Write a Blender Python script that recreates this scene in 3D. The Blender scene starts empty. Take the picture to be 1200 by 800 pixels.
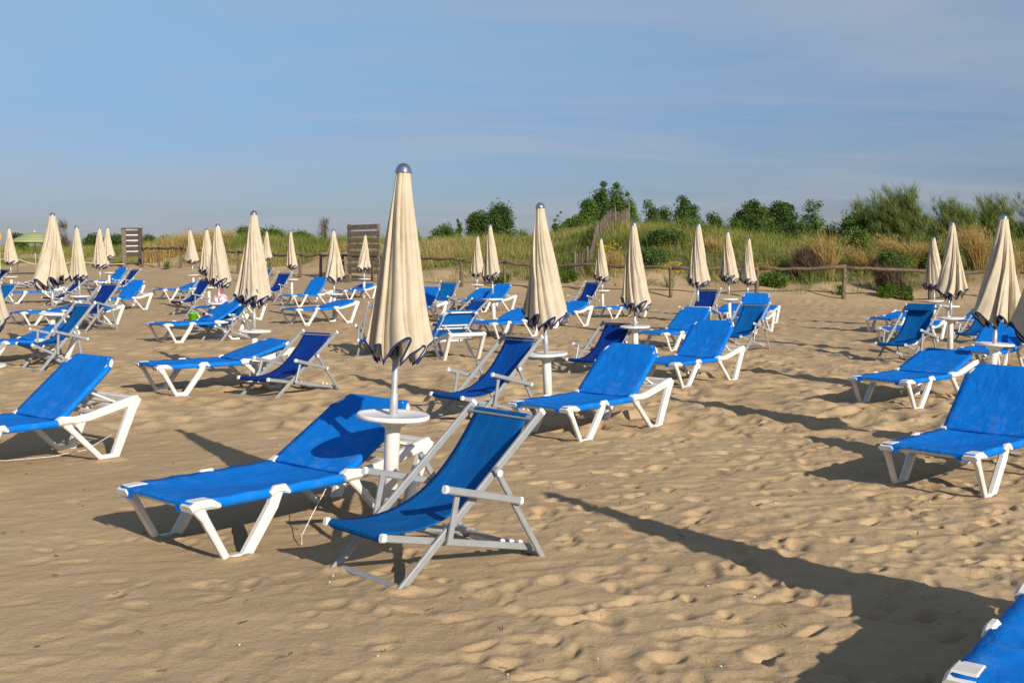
import bpy, math, random
import numpy as np
from mathutils import Vector, Matrix
random.seed(7); RNG = np.random.default_rng(11)
scene = bpy.context.scene
COL = scene.collection
PI = math.pi

# ------------------------------------------------------------------ terrain
FX = np.array([-60, -33.5, -22.2, -19.1, -14.8, -10.8, -6.9, -2.22, 2.17, 6.3, 9.46, 12.5, 20.5, 40])
FY = np.array([84, 75, 67, 64, 60, 56, 53, 49, 47, 44, 43, 42, 41, 40.])
FZ = np.array([1.2, 1.2, 1.15, 1.05, .9, .75, .65, .45, .2, 0, 0, 0, 0, 0])
HX = np.array([-60, -38, -27, -21, -13, -8.9, -5, 1, 4.2, 6.6, 10, 14, 18, 27, 60])
HH = np.array([1.0, 1.1, 1.3, 2.2, 2.1, 2.0, 2.0, 2.2, 2.9, 3.2, 2.9, 2.4, 2.2, 2.2, 2.0])

def g_beach(x, y):
    yf = np.interp(x, FX, FY); zf = np.interp(x, FX, FZ)
    t = np.clip((y - 10) / (yf - 10), 0, 1)
    return zf * t ** 1.5

def sstep(a, b, v):
    t = np.clip((v - a) / (b - a), 0, 1); return t * t * (3 - 2 * t)

def hash2(ix, iy, seed):
    h = (ix.astype(np.int64) * 374761393 + iy.astype(np.int64) * 668265263 + seed * 982451653) & 0xffffffff
    h = ((h ^ (h >> 13)) * 1274126177) & 0xffffffff
    return ((h ^ (h >> 16)) & 0xffff) / 65535.0

def vnoise(x, y, seed=0):
    ix = np.floor(x); iy = np.floor(y); fx = x - ix; fy = y - iy
    fx = fx * fx * fx * (fx * (fx * 6 - 15) + 10); fy = fy * fy * fy * (fy * (fy * 6 - 15) + 10)
    a = hash2(ix, iy, seed); b = hash2(ix + 1, iy, seed); c = hash2(ix, iy + 1, seed); d = hash2(ix + 1, iy + 1, seed)
    return (a + (b - a) * fx) * (1 - fy) + (c + (d - c) * fx) * fy - .5

def g_full(x, y):
    x = np.asarray(x, float); y = np.asarray(y, float)
    yf = np.interp(x, FX, FY); w = y - yf
    H = np.interp(x, HX, HH)
    rise = sstep(-2.2, 12.5, w + 1.6 * vnoise(x / 4, y / 4, 3))
    fall = 1 - .6 * sstep(14, 45, w)
    lump = .5 * vnoise(x / 5, y / 5, 21) + .3 * vnoise(x / 2.2, y / 2.2, 22)
    bank = .22 * vnoise(x / 1.6, y / 1.6, 23) * sstep(-.5, 1.5, w) * (1 - sstep(3, 6, w))
    hollow = -.05 * np.exp(-((x + 1.6) ** 2 + (y - 6.9) ** 2) / 1.1)
    return hollow + g_beach(x, y) + H * rise * fall + lump * sstep(1, 6, w) + bank

def gz(x, y): return float(g_full(x, y))

# ------------------------------------------------------------------ materials
def new_mat(name):
    m = bpy.data.materials.new(name); m.use_nodes = True
    nt = m.node_tree; b = nt.nodes['Principled BSDF']
    return m, nt, b
def N(nt, t, **kw):
    n = nt.nodes.new(t)
    for k, v in kw.items():
        if k in n.inputs: n.inputs[k].default_value = v
        else: setattr(n, k, v)
    return n
def ramp(nt, stops):
    r = nt.nodes.new('ShaderNodeValToRGB'); e = r.color_ramp.elements
    while len(e) < len(stops): e.new(.5)
    for i, (p, c) in enumerate(stops): e[i].position = p; e[i].color = (*c, 1)
    return r

def simple(name, col, rough=.6, metal=0, nscale=30, var=.12, bump=.0, bscale=200, spec=.4, stretch=None):
    m, nt, b = new_mat(name)
    tc = N(nt, 'ShaderNodeTexCoord'); src = tc.outputs['Object']
    if stretch:
        mp = N(nt, 'ShaderNodeMapping'); mp.inputs['Scale'].default_value = stretch
        nt.links.new(src, mp.inputs['Vector']); src = mp.outputs[0]
    no = N(nt, 'ShaderNodeTexNoise'); no.inputs['Scale'].default_value = nscale; no.inputs['Detail'].default_value = 5
    nt.links.new(src, no.inputs['Vector'])
    lo = tuple(max(0, c * (1 - var)) for c in col); hi = tuple(min(1, c * (1 + var)) for c in col)
    r = ramp(nt, [(.35, lo), (.65, hi)])
    nt.links.new(no.outputs['Fac'], r.inputs[0]); nt.links.new(r.outputs[0], b.inputs['Base Color'])
    b.inputs['Roughness'].default_value = rough; b.inputs['Metallic'].default_value = metal
    b.inputs['Specular IOR Level'].default_value = spec
    if bump:
        n2 = N(nt, 'ShaderNodeTexNoise'); n2.inputs['Scale'].default_value = bscale; n2.inputs['Detail'].default_value = 3
        nt.links.new(src, n2.inputs['Vector'])
        bp = N(nt, 'ShaderNodeBump'); bp.inputs['Strength'].default_value = bump; bp.inputs['Distance'].default_value = .005
        nt.links.new(n2.outputs['Fac'], bp.inputs['Height']); nt.links.new(bp.outputs[0], b.inputs['Normal'])
    return m

def fabric(name, col, transl=.2, streak=False, rough=.75, dust=(.45, .36, .25), dustamt=.06, sheen=.15, wr=.25):
    m, nt, b = new_mat(name)
    tc = N(nt, 'ShaderNodeTexCoord')
    no = N(nt, 'ShaderNodeTexNoise'); no.inputs['Scale'].default_value = 5; no.inputs['Detail'].default_value = 9; no.inputs['Roughness'].default_value = .7
    nt.links.new(tc.outputs['Object'], no.inputs['Vector'])
    lo = tuple(c * .84 for c in col); hi = tuple(min(1, c * 1.14) for c in col)
    r = ramp(nt, [(.3, lo), (.7, hi)]); nt.links.new(no.outputs['Fac'], r.inputs[0])
    src = r.outputs[0]
    if streak:
        mp = N(nt, 'ShaderNodeMapping'); mp.inputs['Scale'].default_value = (3, 150, 3)
        nt.links.new(tc.outputs['Object'], mp.inputs['Vector'])
        n3 = N(nt, 'ShaderNodeTexNoise'); n3.inputs['Scale'].default_value = 1; n3.inputs['Detail'].default_value = 4
        nt.links.new(mp.outputs[0], n3.inputs['Vector'])
        r3 = ramp(nt, [(.3, (.62, .72, .8)), (.7, (1.3, 1.3, 1.15))]); nt.links.new(n3.outputs['Fac'], r3.inputs[0])
        mx = N(nt, 'ShaderNodeMix', data_type='RGBA', blend_type='MULTIPLY'); mx.inputs['Factor'].default_value = 1
        nt.links.new(src, mx.inputs['A']); nt.links.new(r3.outputs[0], mx.inputs['B']); src = mx.outputs['Result']
    # dusty sand rubbed into the cloth, in patches
    n4 = N(nt, 'ShaderNodeTexNoise'); n4.inputs['Scale'].default_value = 9; n4.inputs['Detail'].default_value = 8; n4.inputs['Roughness'].default_value = .75
    nt.links.new(tc.outputs['Object'], n4.inputs['Vector'])
    r4 = N(nt, 'ShaderNodeMapRange'); r4.inputs['From Min'].default_value = .52; r4.inputs['From Max'].default_value = .8; r4.inputs['To Max'].default_value = dustamt * 5
    nt.links.new(n4.outputs['Fac'], r4.inputs['Value'])
    so_ = N(nt, 'ShaderNodeSeparateXYZ'); nt.links.new(tc.outputs['Object'], so_.inputs[0])
    rx_ = N(nt, 'ShaderNodeMapRange'); rx_.inputs['From Min'].default_value = 0; rx_.inputs['From Max'].default_value = .5; rx_.inputs['To Min'].default_value = 3.2 if 'sling' in name else 1; rx_.inputs['To Max'].default_value = .8
    nt.links.new(so_.outputs['X'], rx_.inputs['Value'])
    dm = N(nt, 'ShaderNodeMath', operation='MULTIPLY', use_clamp=True); nt.links.new(r4.outputs[0], dm.inputs[0]); nt.links.new(rx_.outputs[0], dm.inputs[1])
    mx = N(nt, 'ShaderNodeMix', data_type='RGBA'); nt.links.new(dm.outputs[0], mx.inputs['Factor'])
    nt.links.new(src, mx.inputs['A']); mx.inputs['B'].default_value = (*dust, 1); src = mx.outputs['Result']
    nt.links.new(src, b.inputs['Base Color'])
    b.inputs['Roughness'].default_value = rough; b.inputs['Specular IOR Level'].default_value = .14
    b.inputs['Sheen Weight'].default_value = sheen; b.inputs['Sheen Roughness'].default_value = .5
    wv = N(nt, 'ShaderNodeTexNoise'); wv.inputs['Scale'].default_value = 420; wv.inputs['Detail'].default_value = 1
    nt.links.new(tc.outputs['Object'], wv.inputs['Vector'])
    mp2 = N(nt, 'ShaderNodeMapping'); mp2.inputs['Scale'].default_value = (4, 9, 4); nt.links.new(tc.outputs['Object'], mp2.inputs['Vector'])
    wr_ = N(nt, 'ShaderNodeTexNoise'); wr_.inputs['Scale'].default_value = 1.2; wr_.inputs['Detail'].default_value = 3; wr_.inputs['Distortion'].default_value = .8
    nt.links.new(mp2.outputs[0], wr_.inputs['Vector'])
    b1 = N(nt, 'ShaderNodeBump'); b1.inputs['Strength'].default_value = wr; b1.inputs['Distance'].default_value = .02
    nt.links.new(wr_.outputs['Fac'], b1.inputs['Height'])
    b2 = N(nt, 'ShaderNodeBump'); b2.inputs['Strength'].default_value = .25; b2.inputs['Distance'].default_value = .001
    nt.links.new(wv.outputs['Fac'], b2.inputs['Height']); nt.links.new(b1.outputs[0], b2.inputs['Normal'])
    nt.links.new(b2.outputs[0], b.inputs['Normal'])
    tr = N(nt, 'ShaderNodeBsdfTranslucent'); nt.links.new(src, tr.inputs['Color'])
    ms = N(nt, 'ShaderNodeMixShader'); ms.inputs[0].default_value = transl
    out = nt.nodes['Material Output']
    nt.links.new(b.outputs[0], ms.inputs[1]); nt.links.new(tr.outputs[0], ms.inputs[2]); nt.links.new(ms.outputs[0], out.inputs['Surface'])
    return m

def leafmat(name, stops, transl=.35, rough=.6):
    """colour of each leaf / blade comes from its own tint attribute"""
    m, nt, b = new_mat(name)
    at = N(nt, 'ShaderNodeAttribute'); at.attribute_name = 'tint'
    r = ramp(nt, stops); nt.links.new(at.outputs['Fac'], r.inputs[0])
    nt.links.new(r.outputs[0], b.inputs['Base Color']); b.inputs['Roughness'].default_value = rough
    b.inputs['Specular IOR Level'].default_value = .25
    tr = N(nt, 'ShaderNodeBsdfTranslucent'); nt.links.new(r.outputs[0], tr.inputs['Color'])
    ms = N(nt, 'ShaderNodeMixShader'); ms.inputs[0].default_value = transl
    out = nt.nodes['Material Output']
    nt.links.new(b.outputs[0], ms.inputs[1]); nt.links.new(tr.outputs[0], ms.inputs[2]); nt.links.new(ms.outputs[0], out.inputs['Surface'])
    return m

M = {}
M['sling'] = fabric('blue_sling_cloth', (.002, .180, .64), .12, sheen=0, dustamt=.02, wr=.5)
M['deck_azure'] = fabric('azure_deck_cloth', (.002, .125, .42), .25, streak=True, dustamt=.01, wr=.12, sheen=0)
M['deck_blue'] = fabric('blue_deck_cloth', (.002, .085, .42), .25, streak=True, dustamt=.01, wr=.12, sheen=0)
M['deck_navy'] = fabric('navy_deck_cloth', (.003, .036, .25), .22, streak=True, dustamt=.01, wr=.12, sheen=0)
M['cream'] = fabric('cream_canvas', (.605, .522, .378), .15, dust=(.5, .4, .27), dustamt=.02, rough=.85, sheen=0.05, wr=.35)
def mat_inner():
    m, nt, b = new_mat('navy_banded_canvas')
    tc = N(nt, 'ShaderNodeTexCoord'); sp = N(nt, 'ShaderNodeSeparateXYZ'); nt.links.new(tc.outputs['Object'], sp.inputs[0])
    at = N(nt, 'ShaderNodeMath', operation='ARCTAN2'); nt.links.new(sp.outputs['Y'], at.inputs[0]); nt.links.new(sp.outputs['X'], at.inputs[1])
    a2 = N(nt, 'ShaderNodeMath', operation='MULTIPLY_ADD'); a2.inputs[1].default_value = 14; nt.links.new(at.outputs[0], a2.inputs[0])
    zz = N(nt, 'ShaderNodeMath', operation='MULTIPLY'); zz.inputs[1].default_value = 50; nt.links.new(sp.outputs['Z'], zz.inputs[0]); nt.links.new(zz.outputs[0], a2.inputs[2])
    sn = N(nt, 'ShaderNodeMath', operation='SINE'); nt.links.new(a2.outputs[0], sn.inputs[0])
    r = ramp(nt, [(.45, (.008, .022, .10)), (.6, (.55, .50, .42))]); nt.links.new(sn.outputs[0], r.inputs[0])
    nt.links.new(r.outputs[0], b.inputs['Base Color']); b.inputs['Roughness'].default_value = .85
    return m
M['inner'] = mat_inner()
M['trim'] = fabric('navy_trim_cloth', (.010, .034, .135), .05, dustamt=.0, wr=.1)
M['plastic'] = simple('white_plastic', (.68, .655, .60), .42, 0, 9, .07, .08, 300)
M['tray'] = simple('white_tray_plastic', (.76, .74, .69), .38, 0, 12, .06, .05, 300)
M['alu'] = simple('brushed_aluminium', (.33, .345, .35), .45, .3, 14, .05, .05, 160)
M['endcap'] = simple('white_end_cap', (.78, .77, .74), .4, 0, 20, .04)
M['chrome'] = simple('cap_metal', (.42, .45, .50), .25, .9, 20, .1)
M['darkmetal'] = simple('dark_ribs', (.05, .055, .07), .5, .3, 20, .2)
M['wood'] = simple('weathered_wood', (.145, .105, .075), .85, 0, 22, .45, .5, 60, spec=.15, stretch=(1, 1, 1))
M['palewood'] = simple('pale_grey_wood', (.165, .13, .10), .85, 0, 18, .35, .5, 60, spec=.15)
M['greywood'] = simple('grey_slat_wood', (.075, .062, .05), .85, 0, 18, .35, .5, 60, spec=.15)
M['whitewood'] = simple('white_strip_wood', (.72, .71, .68), .6, 0, 10, .12, .2, 80)
M['bark'] = simple('bark', (.10, .075, .05), .9, 0, 14, .4, .6, 40, spec=.1)
M['rope'] = simple('pale_rope', (.62, .58, .5), .8, 0, 60, .2)
M['green_toy'] = simple('green_toy_plastic', (.16, .62, .04), .35, 0, 10, .06)
M['red_toy'] = simple('red_toy_plastic', (.55, .03, .02), .35, 0, 10, .1)
M['orange_toy'] = simple('orange_toy_plastic', (.75, .16, .03), .4, 0, 10, .1)
M['yellow'] = simple('yellow_paint', (.80, .55, .02), .45, 0, 10, .05)
M['paleyellow'] = simple('pale_yellow_paint', (.72, .66, .34), .5, 0, 10, .05)
M['palegrey'] = simple('grey_tube_metal', (.48, .49, .50), .4, .4, 12, .1)

def mat_netbag():
    m, nt, b = new_mat('clear_bag_film')
    tc = N(nt, 'ShaderNodeTexCoord'); no = N(nt, 'ShaderNodeTexNoise'); no.inputs['Scale'].default_value = 14; no.inputs['Detail'].default_value = 3
    nt.links.new(tc.outputs['Object'], no.inputs['Vector'])
    r = ramp(nt, [(.42, (.72, .7, .72)), (.5, (.62, .5, .52)), (.58, (.62, .08, .1))]); nt.links.new(no.outputs['Fac'], r.inputs[0])
    nt.links.new(r.outputs[0], b.inputs['Base Color']); b.inputs['Roughness'].default_value = .25
    return m
M['bag'] = mat_netbag()

def mat_parasol_green():
    m, nt, b = new_mat('green_striped_canvas')
    tc = N(nt, 'ShaderNodeTexCoord'); sp = N(nt, 'ShaderNodeSeparateXYZ'); nt.links.new(tc.outputs['Object'], sp.inputs[0])
    ma = N(nt, 'ShaderNodeMath', operation='MULTIPLY'); ma.inputs[1].default_value = 17; nt.links.new(sp.outputs['Z'], ma.inputs[0])
    sn = N(nt, 'ShaderNodeMath', operation='SINE'); nt.links.new(ma.outputs[0], sn.inputs[0])
    r = ramp(nt, [(.0, (.30, .34, .12)), (.45, (.13, .24, .11)), (.6, (.15, .27, .19)), (1, (.36, .38, .20))]); nt.links.new(sn.outputs[0], r.inputs[0])
    nt.links.new(r.outputs[0], b.inputs['Base Color']); b.inputs['Roughness'].default_value = .8
    return m
M['parasol'] = mat_parasol_green()

def mat_sand():
    m, nt, b = new_mat('sand')
    tc = N(nt, 'ShaderNodeTexCoord'); O = tc.outputs['Object']
    n1 = N(nt, 'ShaderNodeTexNoise'); n1.inputs['Scale'].default_value = .55; n1.inputs['Detail'].default_value = 8; n1.inputs['Roughness'].default_value = .65
    nt.links.new(O, n1.inputs['Vector'])
    r1 = ramp(nt, [(.3, (.38, .270, .152)), (.5, (.445, .318, .181)), (.72, (.495, .360, .214))]); nt.links.new(n1.outputs['Fac'], r1.inputs[0])
    n2 = N(nt, 'ShaderNodeTexNoise'); n2.inputs['Scale'].default_value = 110; n2.inputs['Detail'].default_value = 6; n2.inputs['Roughness'].default_value = .8
    nt.links.new(O, n2.inputs['Vector'])
    r2 = ramp(nt, [(.28, (.66, .63, .60)), (.5, (1, 1, 1)), (.75, (1.2, 1.2, 1.2))]); nt.links.new(n2.outputs['Fac'], r2.inputs[0])
    mx = N(nt, 'ShaderNodeMix', data_type='RGBA', blend_type='MULTIPLY'); mx.inputs['Factor'].default_value = 1
    nt.links.new(r1.outputs[0], mx.inputs['A']); nt.links.new(r2.outputs[0], mx.inputs['B'])
    # dark specks of debris
    vo = N(nt, 'ShaderNodeTexVoronoi'); vo.inputs['Scale'].default_value = 11; nt.links.new(O, vo.inputs['Vector'])
    vr = N(nt, 'ShaderNodeMapRange'); vr.inputs['From Min'].default_value = .03; vr.inputs['From Max'].default_value = .07; vr.inputs['To Min'].default_value = .6; vr.inputs['To Max'].default_value = 0
    nt.links.new(vo.outputs['Distance'], vr.inputs['Value'])
    n5 = N(nt, 'ShaderNodeTexNoise'); n5.inputs['Scale'].default_value = 2.2; nt.links.new(O, n5.inputs['Vector'])
    g5 = N(nt, 'ShaderNodeMath', operation='GREATER_THAN'); g5.inputs[1].default_value = .58; nt.links.new(n5.outputs['Fac'], g5.inputs[0])
    mm = N(nt, 'ShaderNodeMath', operation='MULTIPLY'); nt.links.new(vr.outputs[0], mm.inputs[0]); nt.links.new(g5.outputs[0], mm.inputs[1])
    mx2 = N(nt, 'ShaderNodeMix', data_type='RGBA'); nt.links.new(mm.outputs[0], mx2.inputs['Factor'])
    nt.links.new(mx.outputs['Result'], mx2.inputs['A']); mx2.inputs['B'].default_value = (.12, .07, .04, 1)
    # plant litter on the dune
    at = N(nt, 'ShaderNodeAttribute'); at.attribute_name = 'veg'
    n6 = N(nt, 'ShaderNodeTexNoise'); n6.inputs['Scale'].default_value = 2.5; n6.inputs['Detail'].default_value = 5; nt.links.new(O, n6.inputs['Vector'])
    r6 = ramp(nt, [(.35, (.075, .09, .03)), (.6, (.16, .125, .055)), (.8, (.24, .18, .09))]); nt.links.new(n6.outputs['Fac'], r6.inputs[0])
    mx3 = N(nt, 'ShaderNodeMix', data_type='RGBA'); nt.links.new(at.outputs['Fac'], mx3.inputs['Factor'])
    nt.links.new(mx2.outputs['Result'], mx3.inputs['A']); nt.links.new(r6.outputs[0], mx3.inputs['B'])
    nt.links.new(mx3.outputs['Result'], b.inputs['Base Color'])
    b.inputs['Roughness'].default_value = .95; b.inputs['Specular IOR Level'].default_value = .1
    nb = N(nt, 'ShaderNodeTexNoise'); nb.inputs['Scale'].default_value = 34; nb.inputs['Detail'].default_value = 9; nb.inputs['Roughness'].default_value = .72
    nt.links.new(O, nb.inputs['Vector'])
    bp = N(nt, 'ShaderNodeBump'); bp.inputs['Strength'].default_value = .6; bp.inputs['Distance'].default_value = .012
    nt.links.new(nb.outputs['Fac'], bp.inputs['Height'])
    nc = N(nt, 'ShaderNodeTexNoise'); nc.inputs['Scale'].default_value = 11; nc.inputs['Detail'].default_value = 7; nc.inputs['Roughness'].default_value = .6; nc.inputs['Distortion'].default_value = .4
    nt.links.new(O, nc.inputs['Vector'])
    bq = N(nt, 'ShaderNodeBump'); bq.inputs['Strength'].default_value = .5; bq.inputs['Distance'].default_value = .022
    nt.links.new(nc.outputs['Fac'], bq.inputs['Height']); nt.links.new(bp.outputs[0], bq.inputs['Normal']); nt.links.new(bq.outputs[0], b.inputs['Normal'])
    return m
M['sand'] = mat_sand()
M['grass'] = leafmat('dune_grass_blades', [(0, (.075, .125, .02)), (.3, (.16, .215, .036)), (.5, (.27, .275, .06)), (.72, (.40, .325, .115)), (1, (.48, .36, .17))], .3)
M['straw'] = leafmat('dry_straw', [(0, (.16, .115, .03)), (.4, (.40, .27, .08)), (1, (.60, .44, .20))], .3)
M['darkleaf'] = leafmat('dark_green_leaf', [(0, (.022, .05, .009)), (.5, (.062, .115, .022)), (1, (.135, .20, .042))], .25)
M['midleaf'] = leafmat('mid_green_leaf', [(0, (.04, .085, .012)), (.5, (.10, .17, .028)), (1, (.19, .27, .055))], .3)
M['lightleaf'] = leafmat('light_green_leaf', [(0, (.05, .10, .012)), (.5, (.10, .18, .022)), (1, (.17, .25, .04))], .35)
M['oliveleaf'] = leafmat('feathery_green_leaf', [(0, (.065, .105, .022)), (.5, (.17, .225, .05)), (1, (.30, .34, .10))], .35)
M['brownleaf'] = leafmat('dead_brown_twig', [(0, (.06, .042, .027)), (.5, (.13, .09, .055)), (1, (.22, .16, .10))], .1)
M['yellowflower'] = leafmat('yellow_flower', [(0, (.45, .30, .01)), (1, (.65, .48, .03))], .2)

# ------------------------------------------------------------------ mesh helpers
class MB:
    def __init__(s): s.v = []; s.f = []; s.m = []; s.sm = []
    def add(s, vs, fs, mat=0, smooth=True):
        o = len(s.v); s.v += [tuple(v) for v in vs]
        for f in fs: s.f.append(tuple(i + o for i in f)); s.m.append(mat); s.sm.append(smooth)
    def loft(s, rings, mat=0, closed=True, caps=True, smooth=True):
        n = len(rings[0]); vs = [p for r in rings for p in r]; fs = []
        for i in range(len(rings) - 1):
            for j in range(n if closed else n - 1):
                k = (j + 1) % n
                fs.append((i * n + j, i * n + k, (i + 1) * n + k, (i + 1) * n + j))
        s.add(vs, fs, mat, smooth)
        if caps:
            o = len(s.v) - len(vs)
            s.f.append(tuple(range(o + n - 1, o - 1, -1))); s.m.append(mat); s.sm.append(False)
            e = o + (len(rings) - 1) * n
            s.f.append(tuple(range(e, e + n))); s.m.append(mat); s.sm.append(False)
    def bar(s, p, q, w, h, up=(0, 0, 1), mat=0, ch=.18):
        p = Vector(p); q = Vector(q); d = (q - p).normalized(); u = Vector(up)
        sd = d.cross(u)
        if sd.length < 1e-4: sd = d.cross(Vector((0, 1, 0)))
        sd.normalize(); u = sd.cross(d)
        c = min(w, h) * ch; a, b_ = w / 2, h / 2
        sec = [(a - c, -b_), (a, -b_ + c), (a, b_ - c), (a - c, b_), (-a + c, b_), (-a, b_ - c), (-a, -b_ + c), (-a + c, -b_)]
        s.loft([[P + sd * x + u * y for x, y in sec] for P in (p, q)], mat, smooth=False)
    def sweep(s, path, y, wy, wn, mat=0, ch=.22, rnd=None):
        """bar along a path in the xz plane at side offset y; wy thickness across, wn (per point) thickness in plane"""
        P = [np.array(p, float) for p in path]; n = len(P)
        if not hasattr(wn, '__len__'): wn = [wn] * n
        rings = []
        for i in range(n):
            d0 = P[i] - P[i - 1] if i > 0 else P[1] - P[0]
            d1 = P[i + 1] - P[i] if i < n - 1 else d0
            d0 = d0 / np.linalg.norm(d0); d1 = d1 / np.linalg.norm(d1)
            t = d0 + d1; t /= np.linalg.norm(t); nn = np.array([-t[1], t[0]])
            k = 1 / max(.5, float(np.dot(nn, np.array([-d0[1], d0[0]]))))
            a = wy / 2; b_ = wn[i] / 2 * k; c = min(wy, wn[i]) * ch
            sec = [(a - c, -b_), (a, -b_ + c), (a, b_ - c), (a - c, b_), (-a + c, b_), (-a, b_ - c), (-a, -b_ + c), (-a + c, -b_)]
            rings.append([(P[i][0] + nn[0] * v, y + u, P[i][1] + nn[1] * v) for u, v in sec])
        s.loft(rings, mat, smooth=False)
    def tube(s, pts, rad, n=8, mat=0, caps=True):
        pts = [Vector(p) for p in pts]; m = len(pts)
        if not hasattr(rad, '__len__'): rad = [rad] * m
        rings = []; prev = None
        for i in range(m):
            d = (pts[min(i + 1, m - 1)] - pts[max(i - 1, 0)]).normalized()
            if prev is None:
                a = d.cross(Vector((0, 0, 1)))
                if a.length < .05: a = d.cross(Vector((0, 1, 0)))
            else: a = prev - d * prev.dot(d)
            a.normalize(); prev = a; b_ = d.cross(a)
            rings.append([pts[i] + (a * math.cos(2 * PI * j / n) + b_ * math.sin(2 * PI * j / n)) * rad[i] for j in range(n)])
        s.loft(rings, mat, caps=caps)
    def lathe(s, prof, n=24, mat=0, c=(0, 0)):
        rings = [[(c[0] + r * math.cos(2 * PI * j / n), c[1] + r * math.sin(2 * PI * j / n), z) for j in range(n)] for r, z in prof]
        s.loft(rings, mat, caps=True)
    def build(s, name, mats, parent=None, loc=(0, 0, 0)):
        me = bpy.data.meshes.new(name); me.from_pydata(s.v, [], s.f); me.update()
        if not isinstance(mats, (list, tuple)): mats = [mats]
        for m in mats: me.materials.append(m)
        me.polygons.foreach_set('material_index', s.m); me.polygons.foreach_set('use_smooth', s.sm)
        o = bpy.data.objects.new(name, me); COL.objects.link(o); o.location = loc
        if parent: o.parent = parent
        return o

def np_mesh(name, V, F, mat, tint=None, smooth=True, parent=None):
    me = bpy.data.meshes.new(name); nv = len(V); nf, k = F.shape
    me.vertices.add(nv); me.vertices.foreach_set('co', np.ascontiguousarray(V, np.float32).ravel())
    me.loops.add(nf * k); me.loops.foreach_set('vertex_index', np.ascontiguousarray(F, np.int32).ravel())
    me.polygons.add(nf); me.polygons.foreach_set('loop_start', np.arange(0, nf * k, k, dtype=np.int32))
    me.update(calc_edges=True)
    if smooth: me.polygons.foreach_set('use_smooth', np.ones(nf, bool))
    if tint is not None:
        for an, av in (tint.items() if isinstance(tint, dict) else [('tint', tint)]):
            a = me.attributes.new(an, 'FLOAT', 'POINT'); a.data.foreach_set('value', np.ascontiguousarray(av, np.float32))
    me.materials.append(mat)
    o = bpy.data.objects.new(name, me); COL.objects.link(o)
    if parent: o.parent = parent
    return o

def tag(o, label, cat, group=None, kind=None):
    if label: o['label'] = label
    if cat: o['category'] = cat
    if group: o['group'] = group
    if kind: o['kind'] = kind
    return o
def thing(name, loc, label, cat, group=None, rz=0):
    o = bpy.data.objects.new(name, None); COL.objects.link(o); o.location = loc; o.rotation_euler = (0, 0, rz)
    o.empty_display_size = .2
    return tag(o, label, cat, group)

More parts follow.
